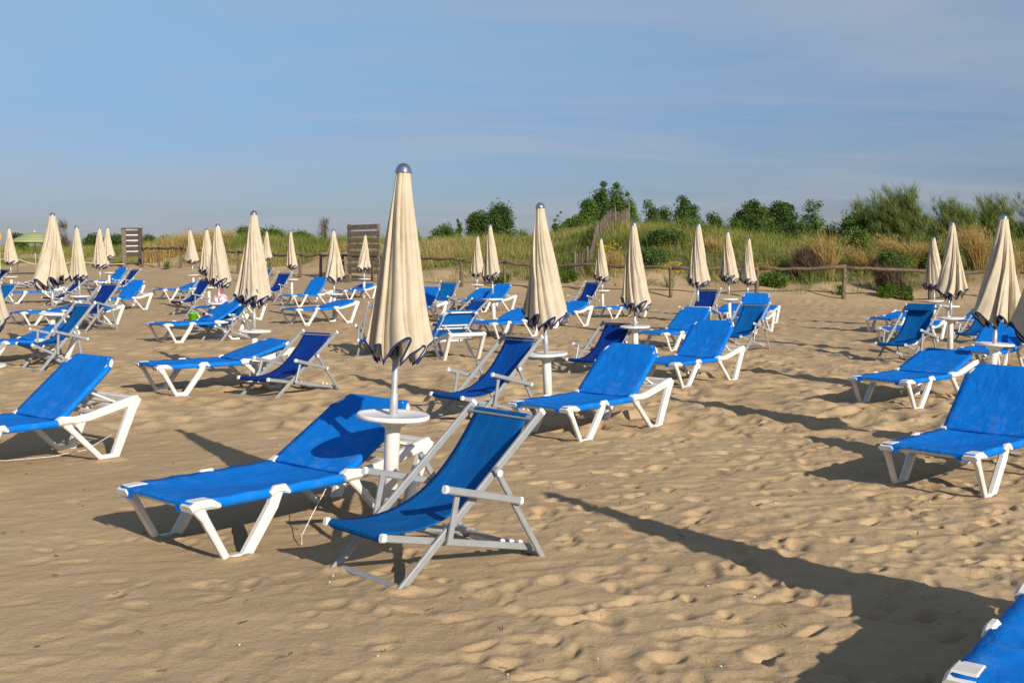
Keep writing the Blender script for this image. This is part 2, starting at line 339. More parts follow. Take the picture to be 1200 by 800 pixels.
# ------------------------------------------------------------------ sand sheet
def build_ground():
    ys = list(np.arange(-14, 2.2, .12)); y = 2.2
    while y < 105: ys.append(y); y += min(.4, max(.017, y * y / 4500))
    while y < 2600: ys.append(y); y *= 1.12
    ys = np.array(ys); NC = 900; ext = np.array([1.04, 1.12, 1.3, 1.7, 2.6, 5, 12, 40]); u = np.concatenate([-ext[::-1], np.linspace(-1, 1, NC), ext])
    Wd = 3.5 + .56 * np.abs(ys)
    X = u[None] * Wd[:, None]; Y = np.repeat(ys[:, None], len(u), 1)
    Z = g_full(X, Y)
    sp = np.maximum(2 * Wd / NC, np.gradient(ys))[:, None] * np.where(np.abs(u) > 1, 20, 1)[None]
    yf = np.interp(X, FX, FY); beach = 1 - sstep(-1, 3, Y - yf)
    def oct_(lam, amp, seed, ax=1., ay=1., rot=.5):
        c, s_ = math.cos(rot), math.sin(rot); xr = X * c + Y * s_; yr = -X * s_ + Y * c
        fade = np.clip((lam / sp - 2) / 2.5, 0, 1)
        return amp * fade * vnoise(xr / lam * ax, yr / lam * ay, seed)
    rough = .50 + .75 * sstep(-1.5, 2.5, X + .10 * (Y - 5)) + .35 * vnoise(X / 3, Y / 3, 40)
    rough = np.clip(rough, .3, 1.3)
    wx = .10 * vnoise(X / .3, Y / .3, 41); wy = .10 * vnoise(X / .3, Y / .3, 42)
    X0, Y0 = X, Y; X = X + wx; Y = Y + wy
    far = 1 + .9 * sstep(9, 24, Y)
    n = oct_(1.7, .03, 50) + oct_(.75, .020, 51, 1, .8) * far + oct_(.36, .022, 52, .75, 1.25, .35) * far + oct_(.20, .032, 53, .7, 1.3, .5) + oct_(.115, .030, 54, .8, 1.25, .7) + oct_(.065, .016, 56, .9, 1.1)
    ridged = -np.abs(oct_(.26, 1, 55, .7, 1.4, .3)) * .05 + .011
    X, Y = X0, Y0
    Z = Z + (n * .33 + ridged * .46) * rough * beach + (oct_(.9, .12, 60) + oct_(.4, .05, 61)) * (1 - beach)
    # footprints
    rg = np.random.default_rng(5); K = 11000
    fy = 3.0 + 19 * rg.random(K) ** 1.5; fx = (rg.random(K) * 2 - 1) * (2.5 + .56 * fy)
    keep = rg.random(K) < np.clip(.22 + .5 * (fx + .1 * fy + 1.5) / 4, .05, 1); fx, fy = fx[keep], fy[keep]
    for a, b_ in zip(fx, fy):
        i0, i1 = np.searchsorted(ys, [b_ - .3, b_ + .3]); w_ = Wd[(i0 + i1) // 2]
        j0 = 8 + int(max(0, ((a - .3) / w_ + 1) / 2 * 899)); j1 = 8 + int(min(899, ((a + .3) / w_ + 1) / 2 * 899 + 1))
        if i1 - i0 < 3 or j1 - j0 < 3: continue
        th = rg.normal(.9, .7); c, s_ = math.cos(th), math.sin(th)
        dx = X[i0:i1, j0:j1] - a; dy = Y[i0:i1, j0:j1] - b_
        p = (dx * c + dy * s_) / (.085 * rg.uniform(.45, 1.35)); q = (-dx * s_ + dy * c) / (.042 * rg.uniform(.6, 1.6))
        p = p + .5 * wx[i0:i1, j0:j1] / .05 + .25 * q * rg.normal(); q = q + .6 * wy[i0:i1, j0:j1] / .05
        d2 = p * p + q * q; dep = (.004 + .022 * rg.random() ** 1.8) * min(1, .45 + .25 * max(0, a + 1.6))
        Z[i0:i1, j0:j1] += -dep * np.exp(-d2 ** 2) * (1 + .35 * p) + dep * .22 * np.exp(-((np.sqrt(d2) - 1.5) / .35) ** 2)
    K = 4200; fy = 11 + 32 * rg.random(K) ** 1.2; fx = (rg.random(K) * 2 - 1) * (2 + .52 * fy)
    for a, b_ in zip(fx, fy):
        i0, i1 = np.searchsorted(ys, [b_ - .6, b_ + .6]); w_ = Wd[(i0 + i1) // 2]
        j0 = 8 + int(max(0, ((a - .5) / w_ + 1) / 2 * 899)); j1 = 8 + int(min(899, ((a + .5) / w_ + 1) / 2 * 899 + 1))
        if i1 - i0 < 3 or j1 - j0 < 3: continue
        dx = (X[i0:i1, j0:j1] - a) / .15; dy = (Y[i0:i1, j0:j1] - b_) / .17
        d2 = dx * dx + dy * dy; dep = rg.uniform(.010, .036) * (beach[i0:i1, j0:j1] > .9)
        Z[i0:i1, j0:j1] += -dep * np.exp(-d2) + dep * .5 * np.exp(-((np.sqrt(d2) - 1.7) / .5) ** 2)
    for a, b_, r_ in FEET:
        if b_ > 24 or b_ < 2.3: continue
        i0, i1 = np.searchsorted(ys, [b_ - .4, b_ + .4]); w_ = Wd[(i0 + i1) // 2]
        j0 = 8 + int(max(0, ((a - .4) / w_ + 1) / 2 * 899)); j1 = 8 + int(min(899, ((a + .4) / w_ + 1) / 2 * 899 + 1))
        if i1 - i0 < 2 or j1 - j0 < 2: continue
        dx = X[i0:i1, j0:j1] - a; dy = Y[i0:i1, j0:j1] - b_; rr = np.sqrt(dx * dx + dy * dy) / r_ + .9 * vnoise(X[i0:i1, j0:j1] / .07, Y[i0:i1, j0:j1] / .07, 91)
        base = g_full(X[i0:i1, j0:j1], Y[i0:i1, j0:j1]); k = np.exp(-(rr / 2.2) ** 2)
        Z[i0:i1, j0:j1] = Z[i0:i1, j0:j1] * (1 - k) + base * k + .022 * np.exp(-((rr - .9) / .7) ** 2)
    veg = sstep(2.0, 5.2, (Y - yf) + 3.0 * vnoise(X / 3, Y / 2.5, 70) + 2 * vnoise(X / 1.1, Y / 1.1, 71))
    bare = sstep(.12, .3, vnoise(X / 5, Y / 3, 72) + .5 * vnoise(X / 1.5, Y / 1.5, 73)) * np.where(X < 0, 1, .35)
    veg = veg * (1 - .8 * bare * (Y - yf < 16))
    nr, nc = X.shape
    V = np.stack([X, Y, Z], -1).reshape(-1, 3)
    i = np.arange(nr - 1)[:, None] * nc + np.arange(nc - 1)[None]
    F = np.stack([i, i + 1, i + nc + 1, i + nc], -1).reshape(-1, 4)
    o = np_mesh('sand_ground', V, F, M['sand'], {'veg': veg.ravel()})
    tag(o, 'rippled golden sand of the beach rising into a grassy dune', 'sand', kind='structure')
    return bare
FEET = []

# ------------------------------------------------------------------ sun loungers
LW = .365
def hsec(x, hw, z0, sag, drop, inset):
    """closed cloth section around two rails: over the top, down the sides, tucked under"""
    top = [(-hw + 2 * hw * k / 14, z0 - sag * (1 - (2 * k / 14 - 1) ** 2)) for k in range(15)]
    out = [(-hw + inset, z0 - drop), (-hw - .004, z0 - drop + .004), (-hw - .008, z0 - drop * .5), (-hw - .005, z0 - .008)] + top + \
          [(hw + .005, z0 - .008), (hw + .008, z0 - drop * .5), (hw + .004, z0 - drop + .004), (hw - inset, z0 - drop)]
    under = [(hw - inset - .01, z0 - drop + .012)] + [(hw - inset - .02 - (2 * (hw - inset - .02)) * k / 6, z0 - sag * .9 - .012) for k in range(0, 7)] + [(-hw + inset + .01, z0 - drop + .012)]
    return [(x, a, b_) for a, b_ in out + under]

def lounger_meshes():
    R = {}
    b = MB(); rings = []
    for k in range(29):
        x = -.004 + 1.048 * k / 28
        e = min(1, k / 3); sag = .006 + .030 * math.sin(PI * min(1, max(0, x / 1.05))) * 1.0
        if k == 0: rings.append(hsec(x - .008, LW - .022, .345, .0, .05, .12))
        rings.append(hsec(x, LW - .012, .358 if k > 0 else .354, sag * e, .058, .07))
    rings = [[(p[0], p[1], p[2] + (.0035 * math.sin(9 * p[0] + 14 * p[1]) * max(0, 1 - abs(p[1]) / .34) + .003 * math.sin(31 * p[0] - 8 * abs(p[1])) * min(1, abs(p[1]) / .3)) * (p[2] > .318)) for p in r] for r in rings]
    b.loft(rings, 0); R['seat_sling'] = b
    b = MB(); rings = []
    for k in range(23):
        x = .0 + .70 * k / 22
        hw = LW - .014 - (.0 if x < .02 else .012 * x)
        if x > .575: hw -= .075 * ((x - .575) / .125) ** 1.3
        rings.append(hsec(x, hw, .018, .016 * math.sin(PI * min(1, x / .7 + .05)), .046, .05))
    rings.append(hsec(.712, LW - .11, .008, 0, .03, .05))
    def crease(p):
        x, y, z = p; w = 0
        if z > -.005:
            q = math.hypot(x - .62, abs(y) - .31); a = math.atan2(.62 - x, .33 - abs(y))
            w = .006 * math.sin(a * 13 + (2 if y > 0 else 0)) * math.exp(-q / .16) + .004 * math.sin(x * 17 + y * 6) * max(0, 1 - abs(y) / .33)
        return (x, y, z + w)
    rings = [[crease(p) for p in r] for r in rings]
    b.loft(rings, 0); R['backrest_sling'] = b
    b = MB()   # tube frame of the backrest, rounded top corners showing outside the cloth
    hw = LW - .040; pts = [(.0, -hw + .03, -.014), (.3, -hw + .03, -.014), (.53, -hw + .024, -.014)]
    for k in range(7):
        a = PI / 2 * k / 6; pts.append((.60 + .085 * math.sin(a), -hw + .012 + .085 * (1 - math.cos(a)), -.006))
    pts.append((.684, -.19, -.016)); pts += [(p[0], -p[1], p[2]) for p in reversed(pts)]
    b.tube(pts, [.018, .018, .018] + [.024] * 6 + [.020, .015, .015, .020] + [.024] * 6 + [.018, .018, .018], 10); b.bar((.28, -hw, -.02), (.28, hw, -.02), .035, .02); b.bar((.03, -hw, -.012), (.03, hw, -.012), .035, .024)
    R['backrest_frame'] = b
    b = MB()   # side rails, rising to the head, cross bars
    for s in (-1, 1):
        y = s * (LW - .035)
        b.sweep([(.02, .327), (1.02, .327), (1.12, .335), (1.30, .352), (1.69, .448), (1.745, .458)], y, .046, [.036, .036, .056, .066, .075, .07])
        b.bar((1.06, s * (LW - .09), .30), (1.62, s * (LW - .09), .415), .03, .03)
    for x, z, w in ((.04, .322, .04), (.55, .300, .04), (1.09, .312, .05), (1.40, .375, .03), (1.55, .41, .03)):
        b.bar((x, -LW + .04, z), (x, LW - .04, z), w, .036)
    b.bar((1.715, -LW + .02, .452), (1.715, LW - .02, .452), .075, .062)
    R['frame'] = b
    for s, nm in ((-1, 'R'), (1, 'L')):
        b = MB(); y = s * (LW - .02)   # foot V: cap, thin front strut, wide rear strut with a clamp over the rail
        b.sweep([(.035, .318), (.075, .255), (.225, -.02), (.24, -.06)], y, .042, [.07, .046, .040, .03])
        b.sweep([(.545, .335), (.510, .255), (.31, -.015), (.295, -.06)], y, .056, [.07, .066, .062, .05])
        b.sweep([(.22, .005), (.32, .005)], y, .048, .05)
        b.sweep([(.485, .325), (.525, .346), (.585, .346), (.615, .32)], s * (LW - .008), .045, [.03, .046, .046, .02], ch=.3)
        R['leg_a' + nm] = b
        b = MB(); b.sweep([(-.018, .318), (.02, .332), (.11, .332), (.16, .316)], s * (LW - .045), .115, [.04, .054, .054, .026], ch=.35); R['cap_a' + nm] = b
        b = MB(); y = s * (LW - .03)   # head V
        b.sweep([(1.10, .325), (1.145, .262), (1.415, -.015), (1.43, -.06)], y, .045, [.08, .046, .042, .03])
        b.sweep([(1.735, .472), (1.69, .39), (1.51, -.01), (1.495, -.06)], y, .062, [.085, .08, .07, .06])
        b.sweep([(1.40, .005), (1.51, .005)], y, .05, .05)
        b.sweep([(1.02, .338), (1.06, .348), (1.15, .345)], s * (LW - .02), .075, [.05, .075, .06], ch=.3)
        R['leg_b' + nm] = b
    b = MB()
    for s in (-1, 1): b.bar((0, s * .2, 0), (.30, s * .2, 0), .025, .018)
    b.bar((0, -.26, 0), (0, .26, 0), .02, .02); b.bar((.30, -.3, 0), (.30, .3, 0), .022, .022)
    R['prop_bar'] = b
    return R
LM = None
HB = (1.035, 0, .345)
def foot(t, *pts):
    bpy_m = Matrix.Translation(t.location) @ t.rotation_euler.to_matrix().to_4x4() @ Matrix.Diagonal((*t.scale, 1))
    for lx, ly, r in pts:
        p = bpy_m @ Vector((lx, ly, 0)); FEET.append((p.x, p.y, r))
def place_lounger(spec, label):
    global LM
    x, y, yaw, A, S, dz = spec
    z = float(g_beach(x + .9 * math.cos(yaw), y + .9 * math.sin(yaw))) + dz
    t = thing('sun_lounger', (x, y, z), label, 'sun lounger', 'blue sun loungers in rows on the sand', yaw)
    t.scale = (S, S, S); foot(t, *[(a, s_ * .34, .07) for a in (.265, 1.455) for s_ in (-1, 1)])
    if LM is None:
        LM = {}
        for k, b in lounger_meshes().items():
            nm = 'leg' if k.startswith('leg') else k
            if k.startswith('cap'): nm = 'corner_cap'
            LM[k] = b.build(nm, M['sling'] if 'sling' in k else M['plastic'], LM['leg' + k[3:]] if k.startswith('cap') else t)
        P = LM
    else:
        P = {}
        for k, o in LM.items():
            c = o.copy(); COL.objects.link(c); c.parent = P['leg' + k[3:]] if k.startswith('cap') else t; P[k] = c
    for k in ('backrest_sling', 'backrest_frame'): P[k].location = HB; P[k].rotation_euler = (0, -A, 0)
    px, pz = HB[0] + .36 * math.cos(A) + .02 * math.sin(A), HB[2] + .36 * math.sin(A) - .02 * math.cos(A)
    best = min(((1.28 + .4 * i / 40, .36 + .085 * i / 40) for i in range(41)), key=lambda q: abs(math.hypot(q[0] - px, q[1] - pz) - .33) + .3 * (q[0] < px))
    d = math.hypot(best[0] - px, best[1] - pz)
    P['prop_bar'].location = (px, 0, pz); P['prop_bar'].rotation_euler = (0, -math.atan2(best[1] - pz, best[0] - px), 0)
    P['prop_bar'].scale = (d / .30, 1, 1)
    return t

# ------------------------------------------------------------------ deck chairs
def place_deck(spec, label, cloth, headroll=False):
    x, y, yaw, A, S, dz = spec
    z = float(g_beach(x + .9 * math.cos(yaw), y + .9 * math.sin(yaw))) + dz
    t = thing('deck_chair', (x, y, z), label, 'deck chair', 'aluminium deck chairs on the sand', yaw)
    t.scale = (S, S, S)
    c, n = math.cos(A), math.sin(A)
    foot(t, (0, .3, .05), (0, -.3, .05))
    rx = .85 * c + math.sqrt(max(.64 ** 2 - (.85 * n) ** 2, .01))
    px, pz = .33 * c, .33 * n; bx, bz = rx - .05, .055
    l = math.hypot(bx - px, bz - pz); ux, uz = (px - bx) / l, (pz - bz) / l
    sx, sz = px + .335 * ux, pz + .335 * uz
    mats = [M['alu'], M['endcap']]
    for s in (-1, 1):
        b = MB(); yy = s * .30
        b.sweep([(-.05 * c, -.05 * n), (1.33 * c, 1.33 * n)], yy, .026, .044)
        ro = b.build('side_rail', mats, t)
        b = MB(); b.sweep([(1.325 * c, 1.325 * n), (1.345 * c, 1.345 * n)], yy, .030, .047, 0, ch=.3); b.build('end_cap', M['endcap'], ro)
        b = MB(); yr = s * .262
        b.sweep([(.85 * c - .02, .85 * n + .03), (rx + .012, -.03)], s * .335, .022, .036)
        b.lathe([(.0, 0), (.022, 0), (.022, .006), (.0, .006)], 10, 1)
        for i in range(len(b.v) - 40, len(b.v)):
            vx, vy, vz = b.v[i]; b.v[i] = (vx + .85 * c, s * (.348 + vz), vy + .85 * n)
        b.build('rear_leg', mats, t)
        b = MB(); ya = s * .365
        af = (.80 * c - .36, .80 * n + .0); ar = (.74 * c + .22, .74 * n - .10)
        b.sweep([af, ar], ya, .032, .042); d = np.array(ar) - np.array(af); d /= np.linalg.norm(d)
        ro = b.build('armrest', mats, t)
        for e, sg in ((af, -1), (ar, 1)):
            b = MB(); b.sweep([(e[0] + sg * d[0] * -.004, e[1] + sg * d[1] * -.004), (e[0] + sg * d[0] * .018, e[1] + sg * d[1] * .018)], ya, .035, .045, 0, ch=.32); b.build('end_cap', M['endcap'], ro)
        b = MB()
        b.sweep([(af[0] + .10, af[1] - .035), (.36 * c + .02, .36 * n - .03)], s * .338, .022, .034)
        b.build('arm_post', mats, t)
    b = MB()
    for s in (-1, 1):
        ys_ = s * .258
        b.sweep([(sx, sz), (bx + .03, bz - .01)], ys_, .024, .04)
        b.sweep([(sx + ux * .024, sz + uz * .024), (sx - ux * .005, sz - uz * .005)], ys_, .032, .046, 1, ch=.32)
        for k in range(3):
            xx = bx - .06 - .07 * k; zz = bz + (xx - bx) / (px - bx) * (pz - bz) + .028
            b.sweep([(xx - .014, zz - .006), (xx, zz), (xx + .014, zz - .008)], ys_, .016, .014, 1)
    b.bar((sx + .012, -.258, sz), (sx + .012, .258, sz), .03, .03)
    b.bar((bx - .02, -.258, bz), (bx - .02, .258, bz), .03, .024)
    b.build('seat_frame', mats, t)
    b = MB(); b.bar((1.275 * c, -.30, 1.275 * n), (1.275 * c, .30, 1.275 * n), .026, .04, (c, 0, n)); b.build('top_bar', mats, t)
    b = MB(); b.bar((.02, -.29, -.002), (.02, .29, -.002), .024, .034, (c, 0, n)); b.build('foot_bar', mats, t)
    b = MB(); b.bar((rx, -.32, .008), (rx, .32, .008), .024, .024); b.build('rear_bar', mats, t)
    # hanging cloth
    b = MB(); p0 = np.array([sx + .0, sz + .022]); p3 = np.array([1.275 * c, 1.275 * n + .012])
    p1 = p0 + np.array([.50 * c + .10, -.10]); p2 = p3 - np.array([.50 * c * .7, .62 * n])
    top = []; rings = []
    for k in range(31):
        u = k / 30; P = (1 - u) ** 3 * p0 + 3 * u * (1 - u) ** 2 * p1 + 3 * u * u * (1 - u) * p2 + u ** 3 * p3
        T = 3 * ((1 - u) ** 2 * (p1 - p0) + 2 * u * (1 - u) * (p2 - p1) + u * u * (p3 - p2)); T /= np.linalg.norm(T)
        hw = .222 + .006 * math.cos(2 * PI * u); bow = .018 * math.sin(PI * u)
        nn = np.array([-T[1], T[0]])
        r = []
        for j in range(11):
            v = -1 + 2 * j / 10; q = P - nn * (bow * (1 - v * v)); r.append((q[0], hw * v, q[1]))
        for j in range(11):
            v = 1 - 2 * j / 10; q = P - nn * (bow * (1 - v * v) + .004); r.append((q[0], hw * v, q[1]))
        rings.append(r)
    b.loft(rings, 0)
    # hems rolled round the two bars
    b.bar((1.285 * c, -.225, 1.275 * n), (1.285 * c, .225, 1.275 * n), .05, .05, (c, 0, n), ch=.35)
    b.bar((sx + .008, -.226, sz - .004), (sx + .008, .226, sz - .004), .052, .052, ch=.35)
    b.build('canvas', M[cloth], t)
    if headroll:
        b = MB(); b.bar((1.22 * c - .03, -.24, 1.24 * n + .04), (1.22 * c - .03, .24, 1.24 * n + .04), .16, .035, (-n, 0, c), ch=.35)
        b.build('head_pad', M[cloth], t)
    return t

# ------------------------------------------------------------------ folded umbrellas
def canopy(seed, n=8, twist=.5, fold=.34, leanf=.55, L=1.27, RB=.262, tilt=.0, big=None):
    rg = np.random.default_rng(seed); nf, ntt = 24 * n, 40
    amp = rg.uniform(.75, 1.2, n)
    if big is not None: amp[big] = 1.3
    bend = rg.uniform(-.03, .03, 2); phs = rg.uniform(0, 6.28, n)
    U = np.arange(nf) / nf * n; k = np.floor(U).astype(int); s = U - k
    sh = np.where(s < .74, np.sin(s / .74 * PI / 2) ** 1.1, np.cos((s - .74) / .26 * PI / 2) ** .8)
    T = np.linspace(0, 1, ntt)[:, None]
    A = amp[k][None]
    R = .046 + (RB - .046) * T ** 1.02
    f = fold * np.clip(T * 3, .25, 1)
    r = R * (1 - f + f * sh[None] * A * 1.02 + (.10 * (np.abs(np.sin(s[None] * PI * 2.5 + phs[k][None] + 1.2 * T)) - .6)) * np.clip(T * 2, .2, 1))
    r = np.minimum(r, R * 1.12)
    ang = (U / n * 2 * PI)[None] + twist * T ** 1.3 + leanf * (2 * PI / n) * sh[None] * A * np.clip(T * 1.6, 0, 1)
    wob = .05 * np.sin(T * 6 + phs[k][None]) * T
    ang = ang + wob
    hem = .115 * sh[None] * A + tilt * np.cos(U / n * 2 * PI)[None]
    z = 2.275 - L * T * (1 - hem * T ** 4)
    X = r * np.cos(ang) + bend[0] * T ** 2; Y = r * np.sin(ang) + bend[1] * T ** 2
    return np.stack([X, Y, np.broadcast_to(z, X.shape)], -1)
def grid_faces(nr, nc, flip=False):
    i = np.arange(nr - 1)[:, None] * nc; j = np.arange(nc)[None]; k = (j + 1) % nc
    return np.stack([i + j, i + k, i + nc + k, i + nc + j], -1).reshape(-1, 4)[:, ::-1]
CAN = {}
VAR = [dict(seed=1, twist=.55, leanf=.6, tilt=.03), dict(seed=2, twist=-.6, leanf=-.6, tilt=.03), dict(seed=3, twist=.35, fold=.4, leanf=.55, tilt=.02), dict(seed=4, twist=.8, leanf=.65, tilt=.03), dict(seed=9, twist=-.4, leanf=-.5, big=3, tilt=.05), dict(seed=6, twist=.35, fold=.36, big=2, leanf=.4, RB=.214, L=1.19)]
def canopy_objs(v, parent):
    if v in CAN: 
        out = []
        for o in CAN[v]:
            c = o.copy(); COL.objects.link(c); c.parent = out[0] if out else parent; out.append(c)
        return out[:1]
    P = canopy(**VAR[v]); nr, nc, _ = P.shape
    can = np_mesh('canopy', P.reshape(-1, 3), grid_faces(nr, nc), M['cream'], parent=parent)
    # navy binding along the hem, a hair proud of the canvas on both faces
    TW = .009 if v == 5 else .015; base = P[-1]; up = P[-2]
    d = up - base; d /= np.linalg.norm(d, axis=1)[:, None]
    tg = np.roll(base, -1, 0) - np.roll(base, 1, 0); tg /= np.linalg.norm(tg, axis=1)[:, None] + 1e-9
    nn = np.cross(tg, d); nn /= np.linalg.norm(nn, axis=1)[:, None] + 1e-9
    a = base + d * TW + nn * .003; b = base - d * .004 + nn * .003; c = base - d * .004 - nn * .003; e = base + d * TW - nn * .003
    V = np.stack([a, b, c, e], 0); m = nc
    F = grid_faces(4, m); V = V.reshape(-1, 3)
    tr = np_mesh('hem_trim', V, F, M['trim'], parent=can)
    CAN[v] = [can, tr]
    if v != 5:   # inner folds of the canvas hanging a little lower, with broad navy bands
        Q = canopy(seed=40 + v, twist=VAR[v]['twist'] * 1.3, RB=.175, L=1.315, n=7, fold=.45, leanf=.5 * np.sign(VAR[v].get('leanf', 1)), tilt=.02)[33:]
        CAN[v].append(np_mesh('inner_fold', Q.reshape(-1, 3), grid_faces(len(Q), Q.shape[1]), M['inner'], parent=can))
    return [can]
UP = {}
def part_copy(key, fn, parent):
    if key in UP:
        c = UP[key].copy(); COL.objects.link(c); c.parent = parent; return c
    UP[key] = fn(parent); return UP[key]
def u_column(p):
    b = MB(); b.lathe([(.0, -.12), (.048, -.12), (.048, .60), (.052, .615), (.052, .66), (.0, .66)], 20); return b.build('base_column', M['tray'], p)
def u_tray(p):
    b = MB(); b.lathe([(.045, .61), (.085, .635), (.105, .664), (.205, .668), (.226, .674), (.230, .684), (.228, .697), (.221, .703), (.212, .697), (.03, .695), (.0, .695)], 40)
    return b.build('tray', M['tray'], p)
def u_pole(p):
    b = MB(); b.lathe([(.0, .69), (.026, .69), (.026, .90), (.020, .905), (.020, 2.27), (0, 2.27)], 14); return b.build('pole', M['palegrey'], p)
def u_cap(p):
    b = MB(); b.lathe([(.0, 2.262), (.05, 2.262), (.054, 2.268), (.05, 2.276), (.047, 2.290), (.038, 2.306), (.022, 2.318), (.008, 2.322), (0, 2.3225)], 18)
    return b.build('cap', M['chrome'], p)
def u_ribs(p):
    b = MB()
    b.lathe([(.021, 1.13), (.034, 1.14), (.034, 1.19), (.021, 1.20)], 12)
    for k in range(8):
        a = 2 * PI * k / 8
        b.tube([(.07 * math.cos(a), .07 * math.sin(a), 1.12), (.055 * math.cos(a), .055 * math.sin(a), 1.6), (.03 * math.cos(a), .03 * math.sin(a), 2.2)], .007, 5)
    return b.build('rib_bundle', M['darkmetal'], p)
def place_umbrella(spec, var, spin, label):
    x, y, H, lean = spec[:4]; z = float(g_beach(x, y)) + (spec[4] if len(spec) > 4 else 0)
    t = thing('beach_umbrella', (x, y, z), label, 'beach umbrella', 'folded cream umbrellas on white posts')
    t.rotation_euler = (random.uniform(-.012, .012), lean, 0); FEET.append((x, y, .11))
    dz = H - 2.31
    part_copy('col', u_column, t); part_copy('tray', u_tray, t)
    for k, f in (('pole', u_pole), ('cap', u_cap), ('ribs', u_ribs)):
        o = part_copy(k, f, t); o.location = (0, 0, dz)
    k = 1 if var == 5 else random.uniform(.92, 1.07) * (1.22 if ('largest umbrella at far left' in label or 'cut by the right edge' in label) else 1)
    for o in canopy_objs(var, t): o.location = (0, 0, dz); o.rotation_euler = (0, 0, spin); o.scale = (k, k * random.uniform(.9, 1.05), 1)
    return t

LOUNGERS = [
 ((-2.093, 6.43, .853, .56, 1.083, -.05), 'nearest full sun lounger, blue cloth dusty at the foot, beside the tallest front umbrella'),
 ((-4.677, 8.425, .892, .72, 1.04, .02), 'raised blue lounger cut by the left edge with a white string hanging'),
 ((-4.53, 13.728, .648, .31, 1.05, .03), 'low reclined lounger behind an umbrella post with a navy deck chair at its head'),
 ((-6.906, 21.485, .78, .52, 1.04, .02), 'lounger in front of the beach toys, half behind a blue deck chair'),
 ((-12.071, 37.815, .884, .32, .992, 0), 'flat lounger beside the farthest left rail post and umbrella, alone on open sand'),
 ((-7.642, 27.41, .959, .6, 1.03, .02), 'lounger carrying the red netted toy bag on its foot end'),
 ((-7.0, 34.3, .90, .9, .98, 0), 'upright lounger left of the folded umbrella near the slatted wooden screen'),
 ((-5.365, 26.571, .784, .22, 1.05, .03), 'low lounger under the umbrella in front of the slatted wooden screen'),
 ((-1.652, 19.737, -.999, .79, .976, -.01), 'only lounger facing away, its backrest seen from behind with bare white frame'),
 ((-.678, 22.749, .938, .32, 1.01, .005), 'lounger with its head end hidden by the second tallest umbrella'),
 ((.573, 26.565, .836, .34, 1.01, .005), 'lounger just in front of the far navy deck chair, right of the second umbrella'),
 ((.247, 10.346, .846, .76, .993, 0), 'large raised lounger in the middle beside the second umbrella post'),
 ((1.873, 14.693, .817, .79, .985, 0), 'large raised lounger right behind the middle one, in front of an azure deck chair'),
 ((2.534, 20.464, .813, .64, .99, 0), 'lounger whose backrest rises behind an umbrella tray at centre right'),
 ((2.45, 31.1, .668, .12, .95, -.02), 'flat lounger far back between the two thin centre right umbrellas'),
 ((5.1, 25.2, 1.02, 1.0, .98, -.01), 'lounger standing alone at the right end of the centre rows before the rail'),
 ((4.191, 12.632, .733, .35, .996, 0), 'low reclined lounger on the right with an umbrella shadow across its back'),
 ((3.0, 7.933, .777, .81, .978, 0), 'big raised lounger at the right edge, its backrest crossed by a dark shadow'),
 ((6.972, 16.718, .863, .56, .978, -.01), 'lounger behind the front right umbrella tray, partly out of frame'),
 ((7.65, 22.3, .767, .15, .98, -.01), 'nearer of two flat loungers behind the azure deck chair with rolled head pad'),
 ((8.6, 25.9, .85, .15, .99, 0), 'farther of two flat loungers behind the azure deck chair with rolled head pad'),
 ((1.73, 3.32, .94, .30, 1.03, -.005), 'lounger cut off in the bottom right corner, casting a wide shadow'),
 ((-8.633, 17.28, .805, .34, 1.01, .005), 'low lounger behind the large azure deck chair at far left'),
 ((-11.75, 26.2, .86, .2, .96, -.02), 'flat lounger behind the tray of the largest left umbrella'),
 ((-16.1, 35.3, .45, .1, 1.03, .01), 'very flat lounger far left below the small umbrella'),
 ((-11.96, 31.8, .959, .83, .986, 0), 'raised lounger on open sand at left in front of the wooden slat tower'),
 ((-10.6, 25.5, .955, .15, .98, 0), 'flat lounger half hidden by the upright navy deck chair at left'),
 ((-1.8, 33.3, .889, .5, .96, -.02), 'raised lounger beside the slim umbrella post left of centre'),
 ((-1.27, 32.5, .85, .74, 1, 0), 'raised lounger right of the folded umbrella with the striped hem, left of centre'),
 ((-6.1, 38.8, .939, .31, .95, -.02), 'far lounger beside the small umbrella before the slatted wooden screen'),
 ((5.2, 28.6, 1.0, .25, 1, 0), 'lounger hidden behind the umbrella post and azure deck chair at centre right'),
 ((6.0, 28.9, .95, .2, .98, 0), 'lounger whose white head legs show just behind the lone end lounger'),
 ((-16.8, 44.2, .9, .85, 1, 0), 'raised lounger below the wooden slat tower, left of a navy deck chair'),
 ((-3.05, 27.9, .9, .8, 1, 0), 'lounger showing only its blue head corner right of the tallest umbrella'),
 ((-14.1, 37.3, .85, .2, 1, 0), 'flat lounger under the umbrella second from the large left one'),
 ((10.2, 25.3, .75, .4, 1, 0), 'small far lounger behind the deck chair under the front right umbrella'),
]
for s, lb in LOUNGERS: place_lounger(s, lb)
